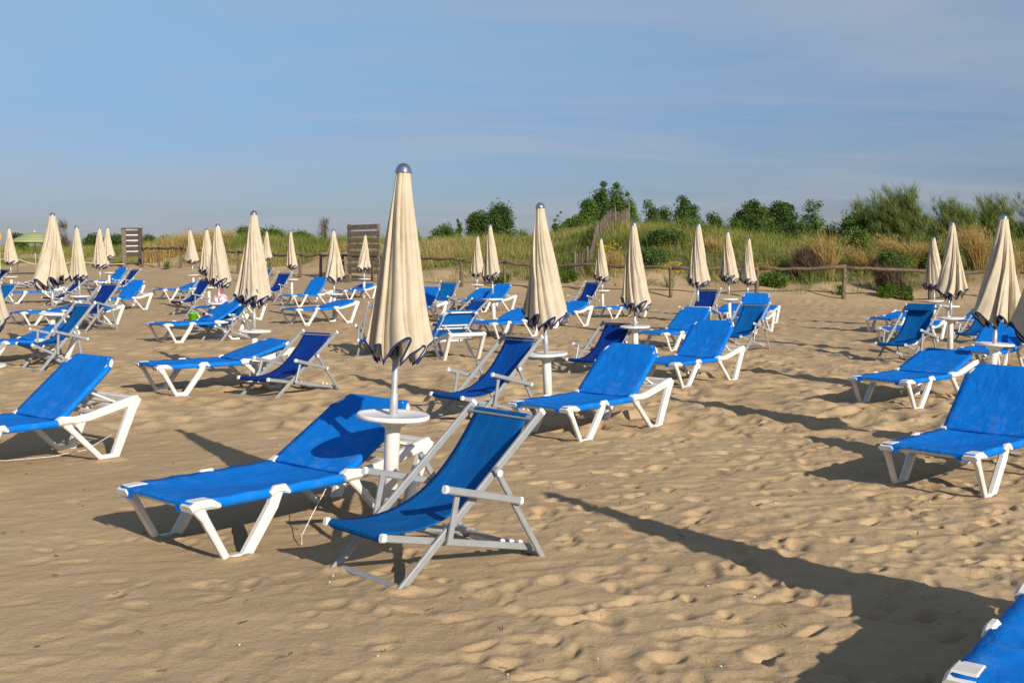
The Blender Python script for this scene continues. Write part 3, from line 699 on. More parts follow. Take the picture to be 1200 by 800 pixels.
DECKS = [
 ((-.782, 5.862, .753, .68, .992, -.004), 'deck_azure', 'nearest deck chair, faded azure cloth, in front of the tallest umbrella'),
 ((-.614, 11.457, .737, .72, .991, 0), 'deck_blue', 'dark blue deck chair in the centre left of the second umbrella tray'),
 ((-3.126, 13.556, .979, .60, 1, 0), 'deck_navy', 'navy deck chair at the head of the low left lounger, alone on the sand'),
 ((-7.285, 16.734, .841, .84, 1, 0), 'deck_azure', 'large azure deck chair at left in front of the umbrella tray'),
 ((-9.6, 24.4, 1.05, .81, 1.06, .03), 'deck_navy', 'upright navy deck chair behind the large azure one at left'),
 ((-14.835, 41.255, .934, .73, 1.02, 0), 'deck_navy', 'small navy deck chair at the foot of the wooden slat tower'),
 ((-8.964, 29.848, .909, .82, 1, 0), 'deck_navy', 'navy deck chair behind the toy bag, under the left umbrellas'),
 ((-5.98, 21.964, .957, .78, .95, -.01), 'deck_azure', 'bright azure deck chair in front of the toys beside an umbrella tray'),
 ((-8.094, 36.649, 1.067, .80, 1, 0), 'deck_navy', 'navy deck chair just left of the thin umbrella right of the large cone'),
 ((-9.5, 40.3, 1.1, .82, 1.02, 0), 'deck_azure', 'azure deck chair standing close behind the navy one near the thin umbrella'),
 ((-2.109, 29.405, 1.082, .82, 1, 0), 'deck_azure', 'azure deck chair facing forward just right of the tallest umbrella'),
 ((-1.5, 23.6, .72, .62, 1, 0), 'deck_blue', 'reclined dark deck chair behind the lounger that is seen from the back'),
 ((1.05, 16.154, .955, .62, .962, -.01), 'deck_navy', 'navy deck chair half hidden behind the large middle lounger'),
 ((1.774, 31.99, .818, .83, 1, 0), 'deck_navy', 'far navy deck chair left of the thin umbrella under the paling fence'),
 ((4.05, 25.04, .971, .84, 1.03, 0), 'deck_navy', 'navy deck chair behind the umbrella tray at centre right'),
 ((4.036, 20.481, .9, .71, 1, 0), 'deck_azure', 'azure deck chair at centre right beside the lone end lounger'),
 ((6.286, 18.235, .744, .76, 1.014, 0), 'deck_azure', 'azure deck chair with a rolled head pad on the right'),
 ((9.3, 22.6, .782, .56, .98, -.01), 'deck_azure', 'azure deck chair seen behind the front right umbrella'),
 ((-13.438, 27.975, 1.154, .75, 1, 0), 'deck_azure', 'azure deck chair near the left edge behind the nearest left canopy'),
 ((-18.95, 39.6, .9, .78, 1, 0), 'deck_navy', 'small navy deck chair at the far left edge by an umbrella tray'),
 ((-6.2, 10.96, .80, .68, 1, 0), 'deck_azure', 'deck chair showing only its grey rail at the left edge'),
 ((7.75, 16.1, .80, .68, 1, 0), 'deck_azure', 'deck chair showing only its grey rail at the right edge'),
 ((-2.33, 18.75, 1.5, .72, 1, 0), 'deck_blue', 'upright deck chair peeking out left of the tallest canopy'),
 ((-14.2, 34.0, .9, .62, 1, 0), 'deck_navy', 'low navy deck chair beneath the second left umbrella'),
 ((-20.6, 45.2, .25, .30, 1, 0), 'deck_navy', 'grey deck chair lying almost flat at far left'),
]
for i, (s, cl, lb) in enumerate(DECKS): place_deck(s, lb, cl, headroll=(i == 16))
UMB = [
 ((-.775, 6.87, 2.24, .049, .045), 5, 2.2, 'tallest folded umbrella in the front, broad smooth fold leaning right'),
 ((.40, 11.91, 2.30, -.044), 0, .4, 'second tallest umbrella, right of centre, beside the dark blue deck chair'),
 ((1.86, 16.63, 2.25, -.020), 0, 1.3, 'pleated umbrella over the navy deck chair, in front of the large dune shrub'),
 ((3.89, 23.24, 2.44, .002), 3, .5, 'umbrella with its tray before the raised lounger, left of the close pair'),
 ((5.62, 28.59, 2.42, -.034), 0, 2.6, 'left taller umbrella of the close pair at centre right'),
 ((6.74, 31.81, 2.33, .015), 3, 1.1, 'right smaller umbrella of the close pair, next to the end rail post'),
 ((2.78, 33.91, 2.28, -.033), 3, 2.0, 'small far umbrella just below the grey paling fence'),
 ((-1.16, 36.34, 2.27, .018), 3, .2, 'slim far umbrella left of the striped hem one, beside the lone rail post'),
 ((-.42, 26.19, 2.44, -.040), 0, 5.2, 'umbrella with a striped hem below the dark twin-crowned tree'),
 ((-5.30, 39.66, 2.26, .034), 1, .7, 'smallest umbrella, standing before the slatted wooden screen'),
 ((-4.50, 28.07, 2.31, .001), 4, 2.4, 'umbrella left of the slatted wooden screen with a tray over flat loungers'),
 ((-7.62, 38.42, 2.36, -.004), 2, 1.8, 'thin umbrella standing clear between the large cone and the slatted screen'),
 ((-11.13, 50.19, 2.40, .036), 2, .3, 'tiny farthest umbrella peeking out right of the large left centre cone'),
 ((-3.61, 15.47, 2.35, .012), 2, 3.9, 'large cone umbrella left of centre, its tray over the low lounger'),
 ((-6.14, 23.25, 2.34, -.002), 0, 3.1, 'right and largest umbrella of the overlapping left trio'),
 ((-8.63, 31.62, 2.36, -.017), 2, 4.4, 'middle umbrella of the overlapping left trio'),
 ((-12.10, 42.26, 2.44, -.045), 0, .9, 'left smallest umbrella of the trio, before the left rail'),
 ((-8.13, 19.56, 2.45, .034), 4, .6, 'largest umbrella at far left, wide skewed cone above a white tray'),
 ((-10.28, 26.42, 2.35, -.015), 2, 5.3, 'umbrella just right of the largest left one, evenly pleated'),
 ((-13.16, 35.47, 2.42, .008), 2, 2.9, 'front umbrella of the overlapping pair left of the wooden slat tower'),
 ((-16.13, 44.50, 2.50, -.008), 0, 4.0, 'rear umbrella of the overlapping pair left of the wooden slat tower'),
 ((-17.87, 39.65, 2.43, -.007), 0, 1.6, 'small umbrella near the left edge beside the green striped parasol'),
 ((5.81, 13.39, 2.24, .043), 4, 1.5, 'front right umbrella with a skewed shaded left side'),
 ((7.70, 19.43, 2.36, -.012), 1, 2.2, 'right umbrella beside the deck chair with the rolled head pad'),
 ((10.58, 27.74, 2.27, -.038), 3, 3.3, 'small right umbrella half behind the one by the head pad chair'),
 ((9.67, 24.59, 2.24, .018), 2, 1.0, 'hidden right umbrella, only its post and tray showing behind another'),
 ((4.52, 9.4, 2.33, .04), 4, .9, 'umbrella cut by the right edge above the big raised lounger'),
 ((2.98, 3.77, 2.31, 0), 2, .9, 'umbrella outside the right of the frame, casting the long foreground shadow'),
 ((-5.10, 10.6, 2.33, 0), 0, 2.9, 'umbrella at the very left edge, only a strip of canopy showing'),
]
for s, v, sp_, lb in UMB: place_umbrella(s, v, sp_, lb)

# beach toys around one lounger, strings, litter
def toys():
    t = thing('toy_bag', (-7.28, 27.72, gz(-7.3, 27.7) + .385), 'clear net bag of red beach toys lying on a lounger', 'toy bag', rz=.9)
    m = MB(); rings = []
    for k in range(13):
        u = k / 12; r = .2 * math.sin(PI * min(1, u * .93 + .04)) ** .6
        rings.append([(-.24 + .48 * u, r * math.cos(a) * (1 + .12 * math.sin(3 * a + 5 * u)), .16 * (r / .2) + .17 * (r / .2) * math.sin(a) * (1 + .15 * math.sin(4 * a + 9 * u))) for a in [2 * PI * j / 16 for j in range(16)]])
    m.loft(rings, 0); m.build('bag', M['bag'], t)
    m = MB(); m.tube([(-.05, -.02, .33), (-.09, 0, .40), (0, 0, .43), (.09, .02, .40), (.05, .02, .33)], .016, 6); m.build('handle', M['red_toy'], t)
    x, y = -7.82, 27.2; z = gz(x, y)
    t = thing('toy_bucket', (x, y, z - .01), 'lime green toy bucket on the sand under the lounger with toys', 'bucket')
    m = MB(); m.lathe([(0, 0), (.09, 0), (.12, .24), (.13, .24), (.13, .255), (.117, .255), (.085, .02), (0, .02)], 22); m.build('pail', M['green_toy'], t)
    m = MB(); m.tube([(.125 * math.cos(a), -.02, .245 - .11 * math.sin(a)) for a in [PI * k / 12 for k in range(13)]], .007, 5); m.build('handle', M['endcap'], t)
    x, y = -7.57, 27.3; z = gz(x, y)
    t = thing('toy_bucket', (x, y, z), 'red toy bucket leaning under the lounger', 'bucket'); t.rotation_euler = (0, .35, .5)
    m = MB(); m.lathe([(0, 0), (.09, 0), (.125, .22), (.135, .22), (.135, .235), (.12, .235), (.085, .02), (0, .02)], 22); m.build('pail', M['red_toy'], t)
    t = thing('toy_shovel', (-7.40, 27.25, gz(-7.40, 27.25) + .22), 'orange toy shovel leaning by the red bucket', 'shovel'); t.rotation_euler = (.5, .6, .3)
    m = MB(); m.bar((0, 0, -.02), (0, 0, .24), .03, .03); m.build('handle', M['orange_toy'], t)
    m = MB(); m.sweep([(0, 0), (.0, -.08), (.02, -.16)], 0, .12, [.02, .025, .012]); m.build('blade', M['orange_toy'], t)
toys()
def string(name, pts, label):
    m = MB(); P = [Vector((x, y, gz(x, y) + h)) for x, y, h in pts]; o0 = P[0].copy(); Q = []
    for a, b_ in zip(P, P[1:]):
        for k in range(4): Q.append(a.lerp(b_, k / 4) - o0)
    Q.append(P[-1] - o0); m.tube(Q, .0035, 5); o = m.build(name, M['rope'], None, o0); tag(o, label, 'string', 'loose white strings on the sand')
string('loose_string', [(-3.55, 9.75, .16), (-3.7, 9.55, .06), (-3.95, 9.4, .025), (-4.25, 9.25, .02), (-4.4, 9.27, .015)], 'white string trailing from the left lounger onto the sand')
string('loose_string', [(-1.18, 6.95, .30), (-1.24, 6.85, .18), (-1.30, 6.75, .05), (-1.28, 6.65, .02)], 'thin white string hanging under the nearest lounger')
def litter():
    rg = random.Random(8); m = MB()
    for i in range(340):
        y = 3.2 + 16 * rg.random() ** 1.6; x = (rg.random() * 2 - 1) * .5 * y; z = gz(x, y) + .012; a = rg.random() * PI
        if rg.random() < .25: s = rg.uniform(.0015, .0035); k = 0; l = s * rg.uniform(1, 2)
        else: s = rg.uniform(.0015, .003); k = 1; l = rg.uniform(.006, .022)
        m.bar((x - l * math.cos(a), y - l * math.sin(a), z + rg.uniform(-.004, .01)), (x + l * math.cos(a), y + l * math.sin(a), z + rg.uniform(-.004, .012)), s * 2, s * 1.4, mat=k)
    o = m.build('shell_litter', [M['endcap'], M['bark']]); tag(o, 'tiny shell fragments and twigs scattered over the sand', 'litter', kind='stuff')

build_ground()
litter()


# ------------------------------------------------------------------ vegetation
def blades(bx, by, bz, h, w, lean_ang, lean, seg=3, droop=1.6):
    """numpy ribbons: base point, height, width, lean direction and amount -> verts, faces"""
    n = len(bx); rows = []
    face = RNG.random(n) * PI
    cx, cy = np.cos(face), np.sin(face)
    for k in range(seg + 1):
        u = k / seg; off = lean * h * u ** droop; zz = h * u * (1 - .25 * lean * u)
        ww = w * (1 - .85 * u) * .5
        X = bx + np.cos(lean_ang) * off; Y = by + np.sin(lean_ang) * off; Z = bz + zz
        rows.append(np.stack([X - cx * ww, Y - cy * ww, Z], -1)); rows.append(np.stack([X + cx * ww, Y + cy * ww, Z], -1))
    V = np.stack(rows, 1).reshape(-1, 3); base = np.arange(n)[:, None] * (2 * seg + 2)
    F = np.concatenate([np.stack([base[:, 0] + 2 * k, base[:, 0] + 2 * k + 1, base[:, 0] + 2 * k + 3, base[:, 0] + 2 * k + 2], -1) for k in range(seg)])
    return V, F, 2 * seg + 2

def build_grass():
    nT = 26000
    tx = RNG.uniform(-46, 40, nT); w = RNG.uniform(.6, 24, nT)
    ty = np.interp(tx, FX, FY) + w
    dens = sstep(1.9, 5.0, w + 3.0 * vnoise(tx / 3, ty / 2.5, 70) + 2 * vnoise(tx / 1.1, ty / 1.1, 71))
    bare = sstep(.12, .3, vnoise(tx / 5, ty / 3, 72) + .5 * vnoise(tx / 1.5, ty / 1.5, 73)) * np.where(tx < 0, 1, .35)
    keep = RNG.random(nT) < (.05 + .95 * dens) * (1 - .88 * bare)
    tx, ty, w = tx[keep], ty[keep], w[keep]; n = len(tx)
    tone = .46 + .62 * vnoise(tx / 4, ty / 3, 80) + .5 * vnoise(tx / 1.3, ty / 1.3, 81) + np.where(tx < -12, .10, 0) - .22 * sstep(12, 15, tx)
    th = .34 + .28 * RNG.random(n) - .12 * sstep(12, 15, tx) + .5 * np.clip(vnoise(tx / 3, ty / 3, 82), -.3, .5)
    per = 11
    idx = np.repeat(np.arange(n), per); m = len(idx)
    a = RNG.random(m) * 2 * PI; rr = .26 * np.sqrt(RNG.random(m))
    bx = tx[idx] + rr * np.cos(a); by = ty[idx] + rr * np.sin(a); bz = g_full(bx, by) - .04
    h = th[idx] * RNG.uniform(.5, 1.25, m); h = np.maximum(h, .12)
    la = a + RNG.normal(0, .6, m); le = RNG.uniform(.15, .75, m)
    V, F, k = blades(bx, by, bz, h, RNG.uniform(.012, .034, m), la, le)
    t = np.clip(tone[idx] + RNG.normal(0, .13, m), 0, 1)
    o = np_mesh('dune_grass', V, F, M['grass'], np.repeat(t, k))
    tag(o, 'mixed green and straw coloured grass covering the dune behind the fence', 'grass', kind='stuff')
    # low green creepers at the foot of the dune are things below
build_grass()

def leaves(centers, rad, per, size, flat=.8, seed=0, tone=None):
    rg = np.random.default_rng(seed); C = np.repeat(np.asarray(centers), per, 0); n = len(C)
    r_ = np.repeat(np.asarray(rad) if hasattr(rad, '__len__') else np.full(len(centers), rad), per)
    d = rg.normal(size=(n, 3)); d /= np.linalg.norm(d, axis=1)[:, None]
    P = C + d * (r_ * 1.15 * rg.random(n) ** .5)[:, None] * np.array([1, 1, flat])
    u = rg.normal(size=(n, 3)); u /= np.linalg.norm(u, axis=1)[:, None]
    v = np.cross(u, rg.normal(size=(n, 3))); v /= np.linalg.norm(v, axis=1)[:, None]
    s = size * rg.uniform(.55, 1.3, n)[:, None]
    V = np.stack([P - u * s * .5, P + v * s * .28, P + u * s * .5, P - v * s * .28], 1).reshape(-1, 3)
    F = np.arange(4 * n).reshape(-1, 4)
    t = rg.normal(.5, .17, n) + np.repeat(rg.normal(0, .14, len(centers)), per)
    return V, F, np.repeat(np.clip(t, 0, 1), 4)

def tree(name, px, d, ytop, wpx, label, cat='tree', mat='darkleaf', seed=0, ncl=46, per=130, leaf=.2, clr=.55, open_=.0, trunk_h=.28, group=None, hmin=None, gap=0, shapez=1.0):
    """broadleaf tree or shrub: trunk, limbs reaching every clump, crown of leaf faces in clumps"""
    rg = np.random.default_rng(seed + 100); ncl = int(ncl * 1.9); trunk_h *= .3
    x = (px - 600) / 1300 * d; y = d; z = gz(x, y)
    ztop = 1.7 + (305 - ytop) / 1300 * d; H = max(.6, ztop - z); Wd = wpx / 1300 * d / 2
    t = thing(name, (x, y, z - .05), label, cat, group)
    rz = H * (1 - trunk_h * .6) / 2; cz = H - rz
    cl = []; tries = 0
    while len(cl) < ncl and tries < 9000:
        tries += 1
        p = rg.uniform(-1, 1, 3); q = np.linalg.norm(p)
        if q > 1 or q < rg.random() * .75: continue
        nz = vnoise(np.array([p[0] * 1.7 + seed]), np.array([p[2] * 1.7 + p[1]]), seed)[0]
        if nz < -.26 + open_ * .3: continue
        taper = 1 - .35 * max(0, p[2]) * shapez
        cl.append((p[0] * (Wd - clr * .55) * taper, p[1] * (Wd - clr * .4) * .8 * taper, cz + p[2] * (rz - clr * .4)))
    if cat == 'tree':   # ragged shoots standing clear of the crown
        for k in range(10):
            c0 = cl[rg.integers(len(cl))]; u = rg.uniform(.15, .5); cl.append((c0[0] * 1.08 + rg.normal(0, .1), c0[1] * 1.05, min(H * 1.04, c0[2] + u + .1)))
    cl = np.array(cl)
    b = MB(); th = max(.05, H * .02)
    top = Vector((rg.normal(0, .1 * Wd), 0, cz + rz * .35))
    b.tube([(0, 0, -.25), (top.x * .3, 0, H * .3), (top.x * .7, .05, cz), top], [th * 1.3, th, th * .65, th * .25], 8)
    for c in cl[::2]:
        u = min(.95, max(.12, c[2] / H * .75)); s = Vector((top.x * u, 0, top.z * u)); e = Vector(c)
        mid = (s + e) / 2 + Vector((0, 0, -.08 * H * rg.random()))
        b.tube([s, mid, e], [th * .42, th * .26, th * .1], 5)
    b.build('trunk' if cat == 'tree' else 'stems', M['bark'], t)
    rad = clr * rg.uniform(.55, 1.15, len(cl))
    if cat == 'tree': rad[-10:] *= .5
    rad = rad * np.where(rg.random(len(cl)) < .3, 1.35, .9)
    V, F, tt = leaves(cl, rad, int(per * 1.7), leaf * .74, .85, seed)
    np_mesh('crown' if cat == 'tree' else 'foliage', V, F, M[mat], tt, smooth=False, parent=t)
    return t

def feathery(px, d, ytop, wpx, label, seed, nbr=70, mat='oliveleaf', dens=1.0, group=None, wind=-.25):
    """tamarisk: arching twigs set with fine sprays"""
    rg = np.random.default_rng(seed); x = (px - 600) / 1300 * d; y = d; z = gz(x, y)
    H = 1.7 + (305 - ytop) / 1300 * d - z; Wd = wpx / 1300 * d / 2
    t = thing('feathery_shrub', (x, y, z - .05), label, 'shrub', group)
    b = MB(); cs = []; tips = []
    for i in range(nbr):
        a = rg.random() * 2 * PI; rr = Wd * rg.uniform(.15, .95); hh = H * rg.uniform(.35, .88) * (1 - .35 * (rr / Wd) ** 2)
        p0 = Vector((rg.normal(0, .25 * Wd), rg.normal(0, .2 * Wd), -.1)); p3 = Vector((math.cos(a) * rr, math.sin(a) * rr * .7, hh))
        p1 = p0.lerp(p3, .4) + Vector((0, 0, hh * .18)); p3 = p3 + Vector((wind * H * .2 * rg.random(), 0, -.05 * H * rg.random()))
        p2 = p1.lerp(p3, .55) + Vector((0, 0, hh * .12))
        b.tube([p0, p1, p2, p3], [.03, .02, .012, .004], 4)
        for k in range(int(30 * dens)):
            u = .25 + .75 * rg.random() ** .8
            q = (p0 * (1 - u) ** 3 + p1 * 3 * u * (1 - u) ** 2 + p2 * 3 * u * u * (1 - u) + p3 * u ** 3)
            cs.append((q.x, q.y, q.z)); tips.append(1 - .5 * u)
    for i in range(int(nbr * .45)):   # long thin sprays that stand clear of the mass
        a = rg.random() * 2 * PI; rr = Wd * rg.uniform(.1, 1.0); hh = H * rg.uniform(.85, 1.12)
        p0 = Vector((rg.normal(0, .3 * Wd), rg.normal(0, .2 * Wd), H * .3)); p3 = Vector((math.cos(a) * rr + wind * H * .3, math.sin(a) * rr * .6, hh))
        p1 = p0.lerp(p3, .5) + Vector((-wind * H * .15, 0, hh * .1))
        b.tube([p0, p1, p3], [.014, .009, .003], 4)
        for k in range(7):
            u = .45 + .55 * rg.random(); q = p0 * (1 - u) ** 2 + p1 * 2 * u * (1 - u) + p3 * u * u; cs.append((q.x, q.y, q.z))
    b.build('stems', M['bark'], t)
    cs = np.array(cs); n = len(cs); per = 7
    C = np.repeat(cs, per, 0) + rg.normal(0, .09, (n * per, 3)); m = len(C)
    ang = rg.random(m) * 2 * PI; le = rg.uniform(.3, 1.1, m); h = rg.uniform(.18, .55, m)
    V, F, k = blades(C[:, 0], C[:, 1], C[:, 2], h, rg.uniform(.012, .03, m), np.where(rg.random(m) < .6, PI + rg.normal(0, .5, m), ang), le, 2)
    tt = np.clip(rg.normal(.5, .2, m) + np.repeat(rg.normal(0, .15, n), per) * 1.0, 0, 1)
    np_mesh('foliage', V, F, M[mat], np.repeat(tt, k), smooth=False, parent=t)
    return t

def dry_clump(px, d, ytop, label, seed, n=420, rad=.4, wind=.45, green=.0, group='dry tall grass clumps on the dune'):
    rg = np.random.default_rng(seed); x = (px - 600) / 1300 * d; z = gz(x, d)
    H = max(.7, 1.7 + (305 - ytop) / 1300 * d - z)
    t = thing('tall_grass_clump', (x, d, z), label, 'dry grass', group)
    a = rg.random(n) * 2 * PI; r = rad * np.sqrt(rg.random(n))
    h = H * rg.uniform(.55, 1.08, n)
    la = np.where(rg.random(n) < .65, PI + rg.normal(0, .45, n), a); le = np.abs(rg.normal(wind, .2, n))
    V, F, k = blades(r * np.cos(a), r * np.sin(a), np.full(n, -.08), h, rg.uniform(.012, .026, n), la, le, 5, 2.0)
    tt = np.repeat(np.clip(rg.normal(.5, .22, n) - green * (rg.random(n) < .5), 0, 1), k)
    np_mesh('stalks', V, F, M['straw'], tt, smooth=False, parent=t)
    # feathery heads
    Vv = V.reshape(n, k, 3); tip = (Vv[:, -1] + Vv[:, -2]) / 2; pre = (Vv[:, -5] + Vv[:, -6]) / 2
    sel = rg.random(n) < .6; tip, pre = tip[sel], pre[sel]; q = len(tip); per = 8
    u = rg.random((q, per, 1)); C = (pre[:, None] * (1 - u) + tip[:, None] * u).reshape(-1, 3); m = len(C)
    V2, F2, k2 = blades(C[:, 0], C[:, 1], C[:, 2] - .02, rg.uniform(.05, .13, m), np.full(m, .014), PI + rg.normal(0, .8, m), rg.uniform(.3, .9, m), 1)
    np_mesh('seed_heads', V2, F2, M['straw'], np.repeat(np.clip(rg.normal(.75, .15, m), 0, 1), k2), smooth=False, parent=t)
    return t

G_T = 'trees and bushes on the skyline behind the dune'
tree('bushy_tree', 563, 80, 245, 38, 'left half of the dark twin-crowned tree on the skyline', mat='darkleaf', seed=1, ncl=34, per=150, clr=.6, leaf=.19, trunk_h=.1, group=G_T)
tree('bushy_tree', 586, 80.6, 238, 38, 'right taller half of the dark twin-crowned tree on the skyline', mat='darkleaf', seed=2, ncl=38, per=150, clr=.6, leaf=.19, trunk_h=.1, group=G_T)
tree('green_bush', 520, 74, 260, 44, 'bright green low bush left of the dark twin-crowned tree', 'bush', 'lightleaf', seed=3, ncl=26, per=120, clr=.42, leaf=.16, trunk_h=0, group=G_T)
tree('sapling', 539, 72, 258, 6, 'single thin sapling poking up beside the bright green bush', 'tree', 'midleaf', seed=4, ncl=9, per=40, clr=.18, leaf=.14, trunk_h=.1, group=G_T)
tree('sapling', 651, 70, 250, 8, 'thin sapling at the left end of the tree group by the paling fence', 'tree', 'midleaf', seed=5, ncl=10, per=36, clr=.2, leaf=.14, trunk_h=.1, group=G_T)
tree('bushy_tree', 668, 76, 252, 28, 'low rounded tree at the left of the group above the paling fence', mat='midleaf', seed=6, ncl=22, per=120, clr=.5, leaf=.18, trunk_h=.1, group=G_T)
tree('bushy_tree', 689, 77, 235, 28, 'second tree of the group above the paling fence, lower than the tallest', mat='midleaf', seed=7, ncl=30, per=140, clr=.5, leaf=.18, trunk_h=.1, group=G_T)
tree('bushy_tree', 704, 79, 215, 24, 'tallest tree of the group above the paling fence', mat='darkleaf', seed=8, ncl=34, per=140, clr=.52, leaf=.18, trunk_h=.15, group=G_T)
tree('bushy_tree', 721, 80, 219, 26, 'broad tree right behind the top of the paling fence', mat='darkleaf', seed=9, ncl=34, per=140, clr=.52, leaf=.18, trunk_h=.12, group=G_T)
tree('bushy_tree', 738, 80, 227, 18, 'narrow tree at the right edge of the group above the paling fence', mat='midleaf', seed=10, ncl=22, per=130, clr=.48, leaf=.18, trunk_h=.12, group=G_T)
tree('bushy_tree', 763, 84, 235, 22, 'small dark tree standing alone above the dune crest behind the umbrella', mat='darkleaf', seed=11, ncl=20, per=130, clr=.5, leaf=.19, trunk_h=.1, group=G_T)
tree('bushy_tree', 777, 84, 236, 18, 'small tree with a brownish top next to the lone dark one', mat='darkleaf', seed=12, ncl=16, per=120, clr=.5, leaf=.19, trunk_h=.1, group=G_T)
tree('bushy_tree', 798, 84, 231, 22, 'left tree of the pair left of the wide spreading tree', mat='darkleaf', seed=13, ncl=22, per=130, clr=.5, leaf=.19, trunk_h=.1, group=G_T)
tree('bushy_tree', 811, 85, 228, 20, 'right taller tree of the pair left of the wide spreading tree', mat='darkleaf', seed=14, ncl=22, per=130, clr=.5, leaf=.19, trunk_h=.1, group=G_T)
tree('green_bush', 836, 84, 246, 30, 'low dark bush between the tree pair and the wide spreading tree', 'bush', 'darkleaf', seed=15, ncl=18, per=120, clr=.45, leaf=.18, trunk_h=0, group=G_T)
tree('spreading_tree', 880, 80, 234, 62, 'dense left part of the wide spreading tree right of centre', mat='darkleaf', seed=16, ncl=60, per=150, clr=.6, leaf=.19, trunk_h=.05, group=G_T)
tree('spreading_tree', 912, 81, 230, 48, 'middle tree of the wide spreading clump with a high thin top', mat='darkleaf', seed=17, ncl=44, per=130, clr=.55, leaf=.19, trunk_h=.1, open_=.25, group=G_T)
tree('spreading_tree', 946, 80, 236, 48, 'thin see-through tree at the right end of the spreading clump', mat='midleaf', seed=18, ncl=26, per=80, clr=.42, leaf=.18, trunk_h=.2, open_=.5, group=G_T, shapez=.2)
tree('green_bush', 930, 78, 252, 60, 'low dark bush under the thin see-through tree', 'bush', 'darkleaf', seed=19, ncl=30, per=130, clr=.5, leaf=.18, trunk_h=0, group=G_T)
tree('green_bush', 1004, 58, 246, 40, 'rounded dark green bush left of the feathery shrubs', 'bush', 'midleaf', seed=20, ncl=34, per=150, clr=.45, leaf=.15, trunk_h=0, group=G_T)
feathery(1052, 57, 228, 84, 'tallest bright green feathery shrub right of the dark bush', 31, 120, dens=1.0, group=G_T)
feathery(1015, 60, 238, 50, 'wispy feathery shrub rising behind the rounded dark bush', 37, 46, dens=.5, group=G_T)
feathery(1118, 58, 240, 70, 'sparse feathery shrub behind the front right umbrellas', 32, 74, dens=.6, group=G_T)
feathery(1165, 60, 236, 70, 'thin greyish feathery shrub near the right edge', 33, 80, dens=.6, group=G_T)
feathery(1215, 60, 238, 70, 'feathery shrub cut by the right edge of the photo', 34, 70, dens=.6, group=G_T)
for px, yt, wd, lb, mt in ((24, 272, 30, 'dark bush at far left behind the green striped parasol', 'darkleaf'), (112, 274, 34, 'dark bush left of the wooden slat tower', 'darkleaf'), (138, 273, 32, 'round dark bush hiding behind the wooden slat tower', 'darkleaf'),
                       (176, 274, 22, 'bush just right of the wooden slat tower', 'darkleaf'), (196, 277, 16, 'small bush showing above straw grass right of the slat tower', 'darkleaf'), (66, 278, 34, 'low bush behind the large umbrella at left', 'midleaf'),
                       (290, 266, 26, 'low dark bush on the crest behind the twin umbrellas', 'darkleaf'), (318, 269, 40, 'low green bush on the dune crest left of the slatted wooden screen', 'lightleaf'), (352, 274, 30, 'bright green creeper bush on the bare dune crest', 'lightleaf'), (480, 262, 26, 'green bush on the crest hidden partly by the tallest umbrella', 'lightleaf')):
    tree('green_bush', px, 88 if px < 230 else 76, yt, wd, lb, 'bush', mt, seed=px, ncl=20, per=110, clr=.45, leaf=.17, trunk_h=0, group='low bushes along the dune crest')
for px, yt, wd, lb, mt in ((612, 268, 30, 'light green scrub on the crest just right of the twin-crowned tree', 'lightleaf'), (634, 266, 26, 'light green scrub on the crest hidden behind the second tallest umbrella', 'midleaf'),
                       (660, 262, 30, 'undergrowth at the left foot of the tree group by the paling fence', 'midleaf'), (682, 254, 34, 'undergrowth below the second tree of the group by the paling fence', 'midleaf'), (706, 248, 34, 'undergrowth below the tallest tree behind the paling fence', 'darkleaf'),
                       (742, 250, 26, 'undergrowth right of the top paling post', 'lightleaf'), (770, 250, 34, 'low scrub below the lone pair of small dark trees', 'midleaf'), (802, 246, 40, 'low scrub below the tree pair left of the spreading tree', 'midleaf'),
                       (856, 250, 34, 'light scrub at the left foot of the spreading tree', 'lightleaf'), (895, 252, 50, 'light scrub in front of the spreading tree', 'midleaf'), (975, 262, 36, 'low scrub in the gap between spreading tree and feathery shrubs', 'midleaf'), (1090, 262, 40, 'bright scrub between the feathery shrubs', 'lightleaf')):
    tree('green_bush', px, 75 if px < 960 else 62, yt, wd, lb, 'bush', mt, seed=px, ncl=16, per=90, clr=.42, leaf=.15, trunk_h=0, open_=.3, group='low bushes along the dune crest')
feathery(78, 86, 258, 26, 'bare brown twiggy shrub behind the large umbrella at left', 41, 12, 'brownleaf', .2, group='low bushes along the dune crest')
feathery(382, 70, 259, 20, 'tuft of bare twigs on the crest beside the slatted wooden screen', 42, 9, 'brownleaf', .12, group='low bushes along the dune crest')
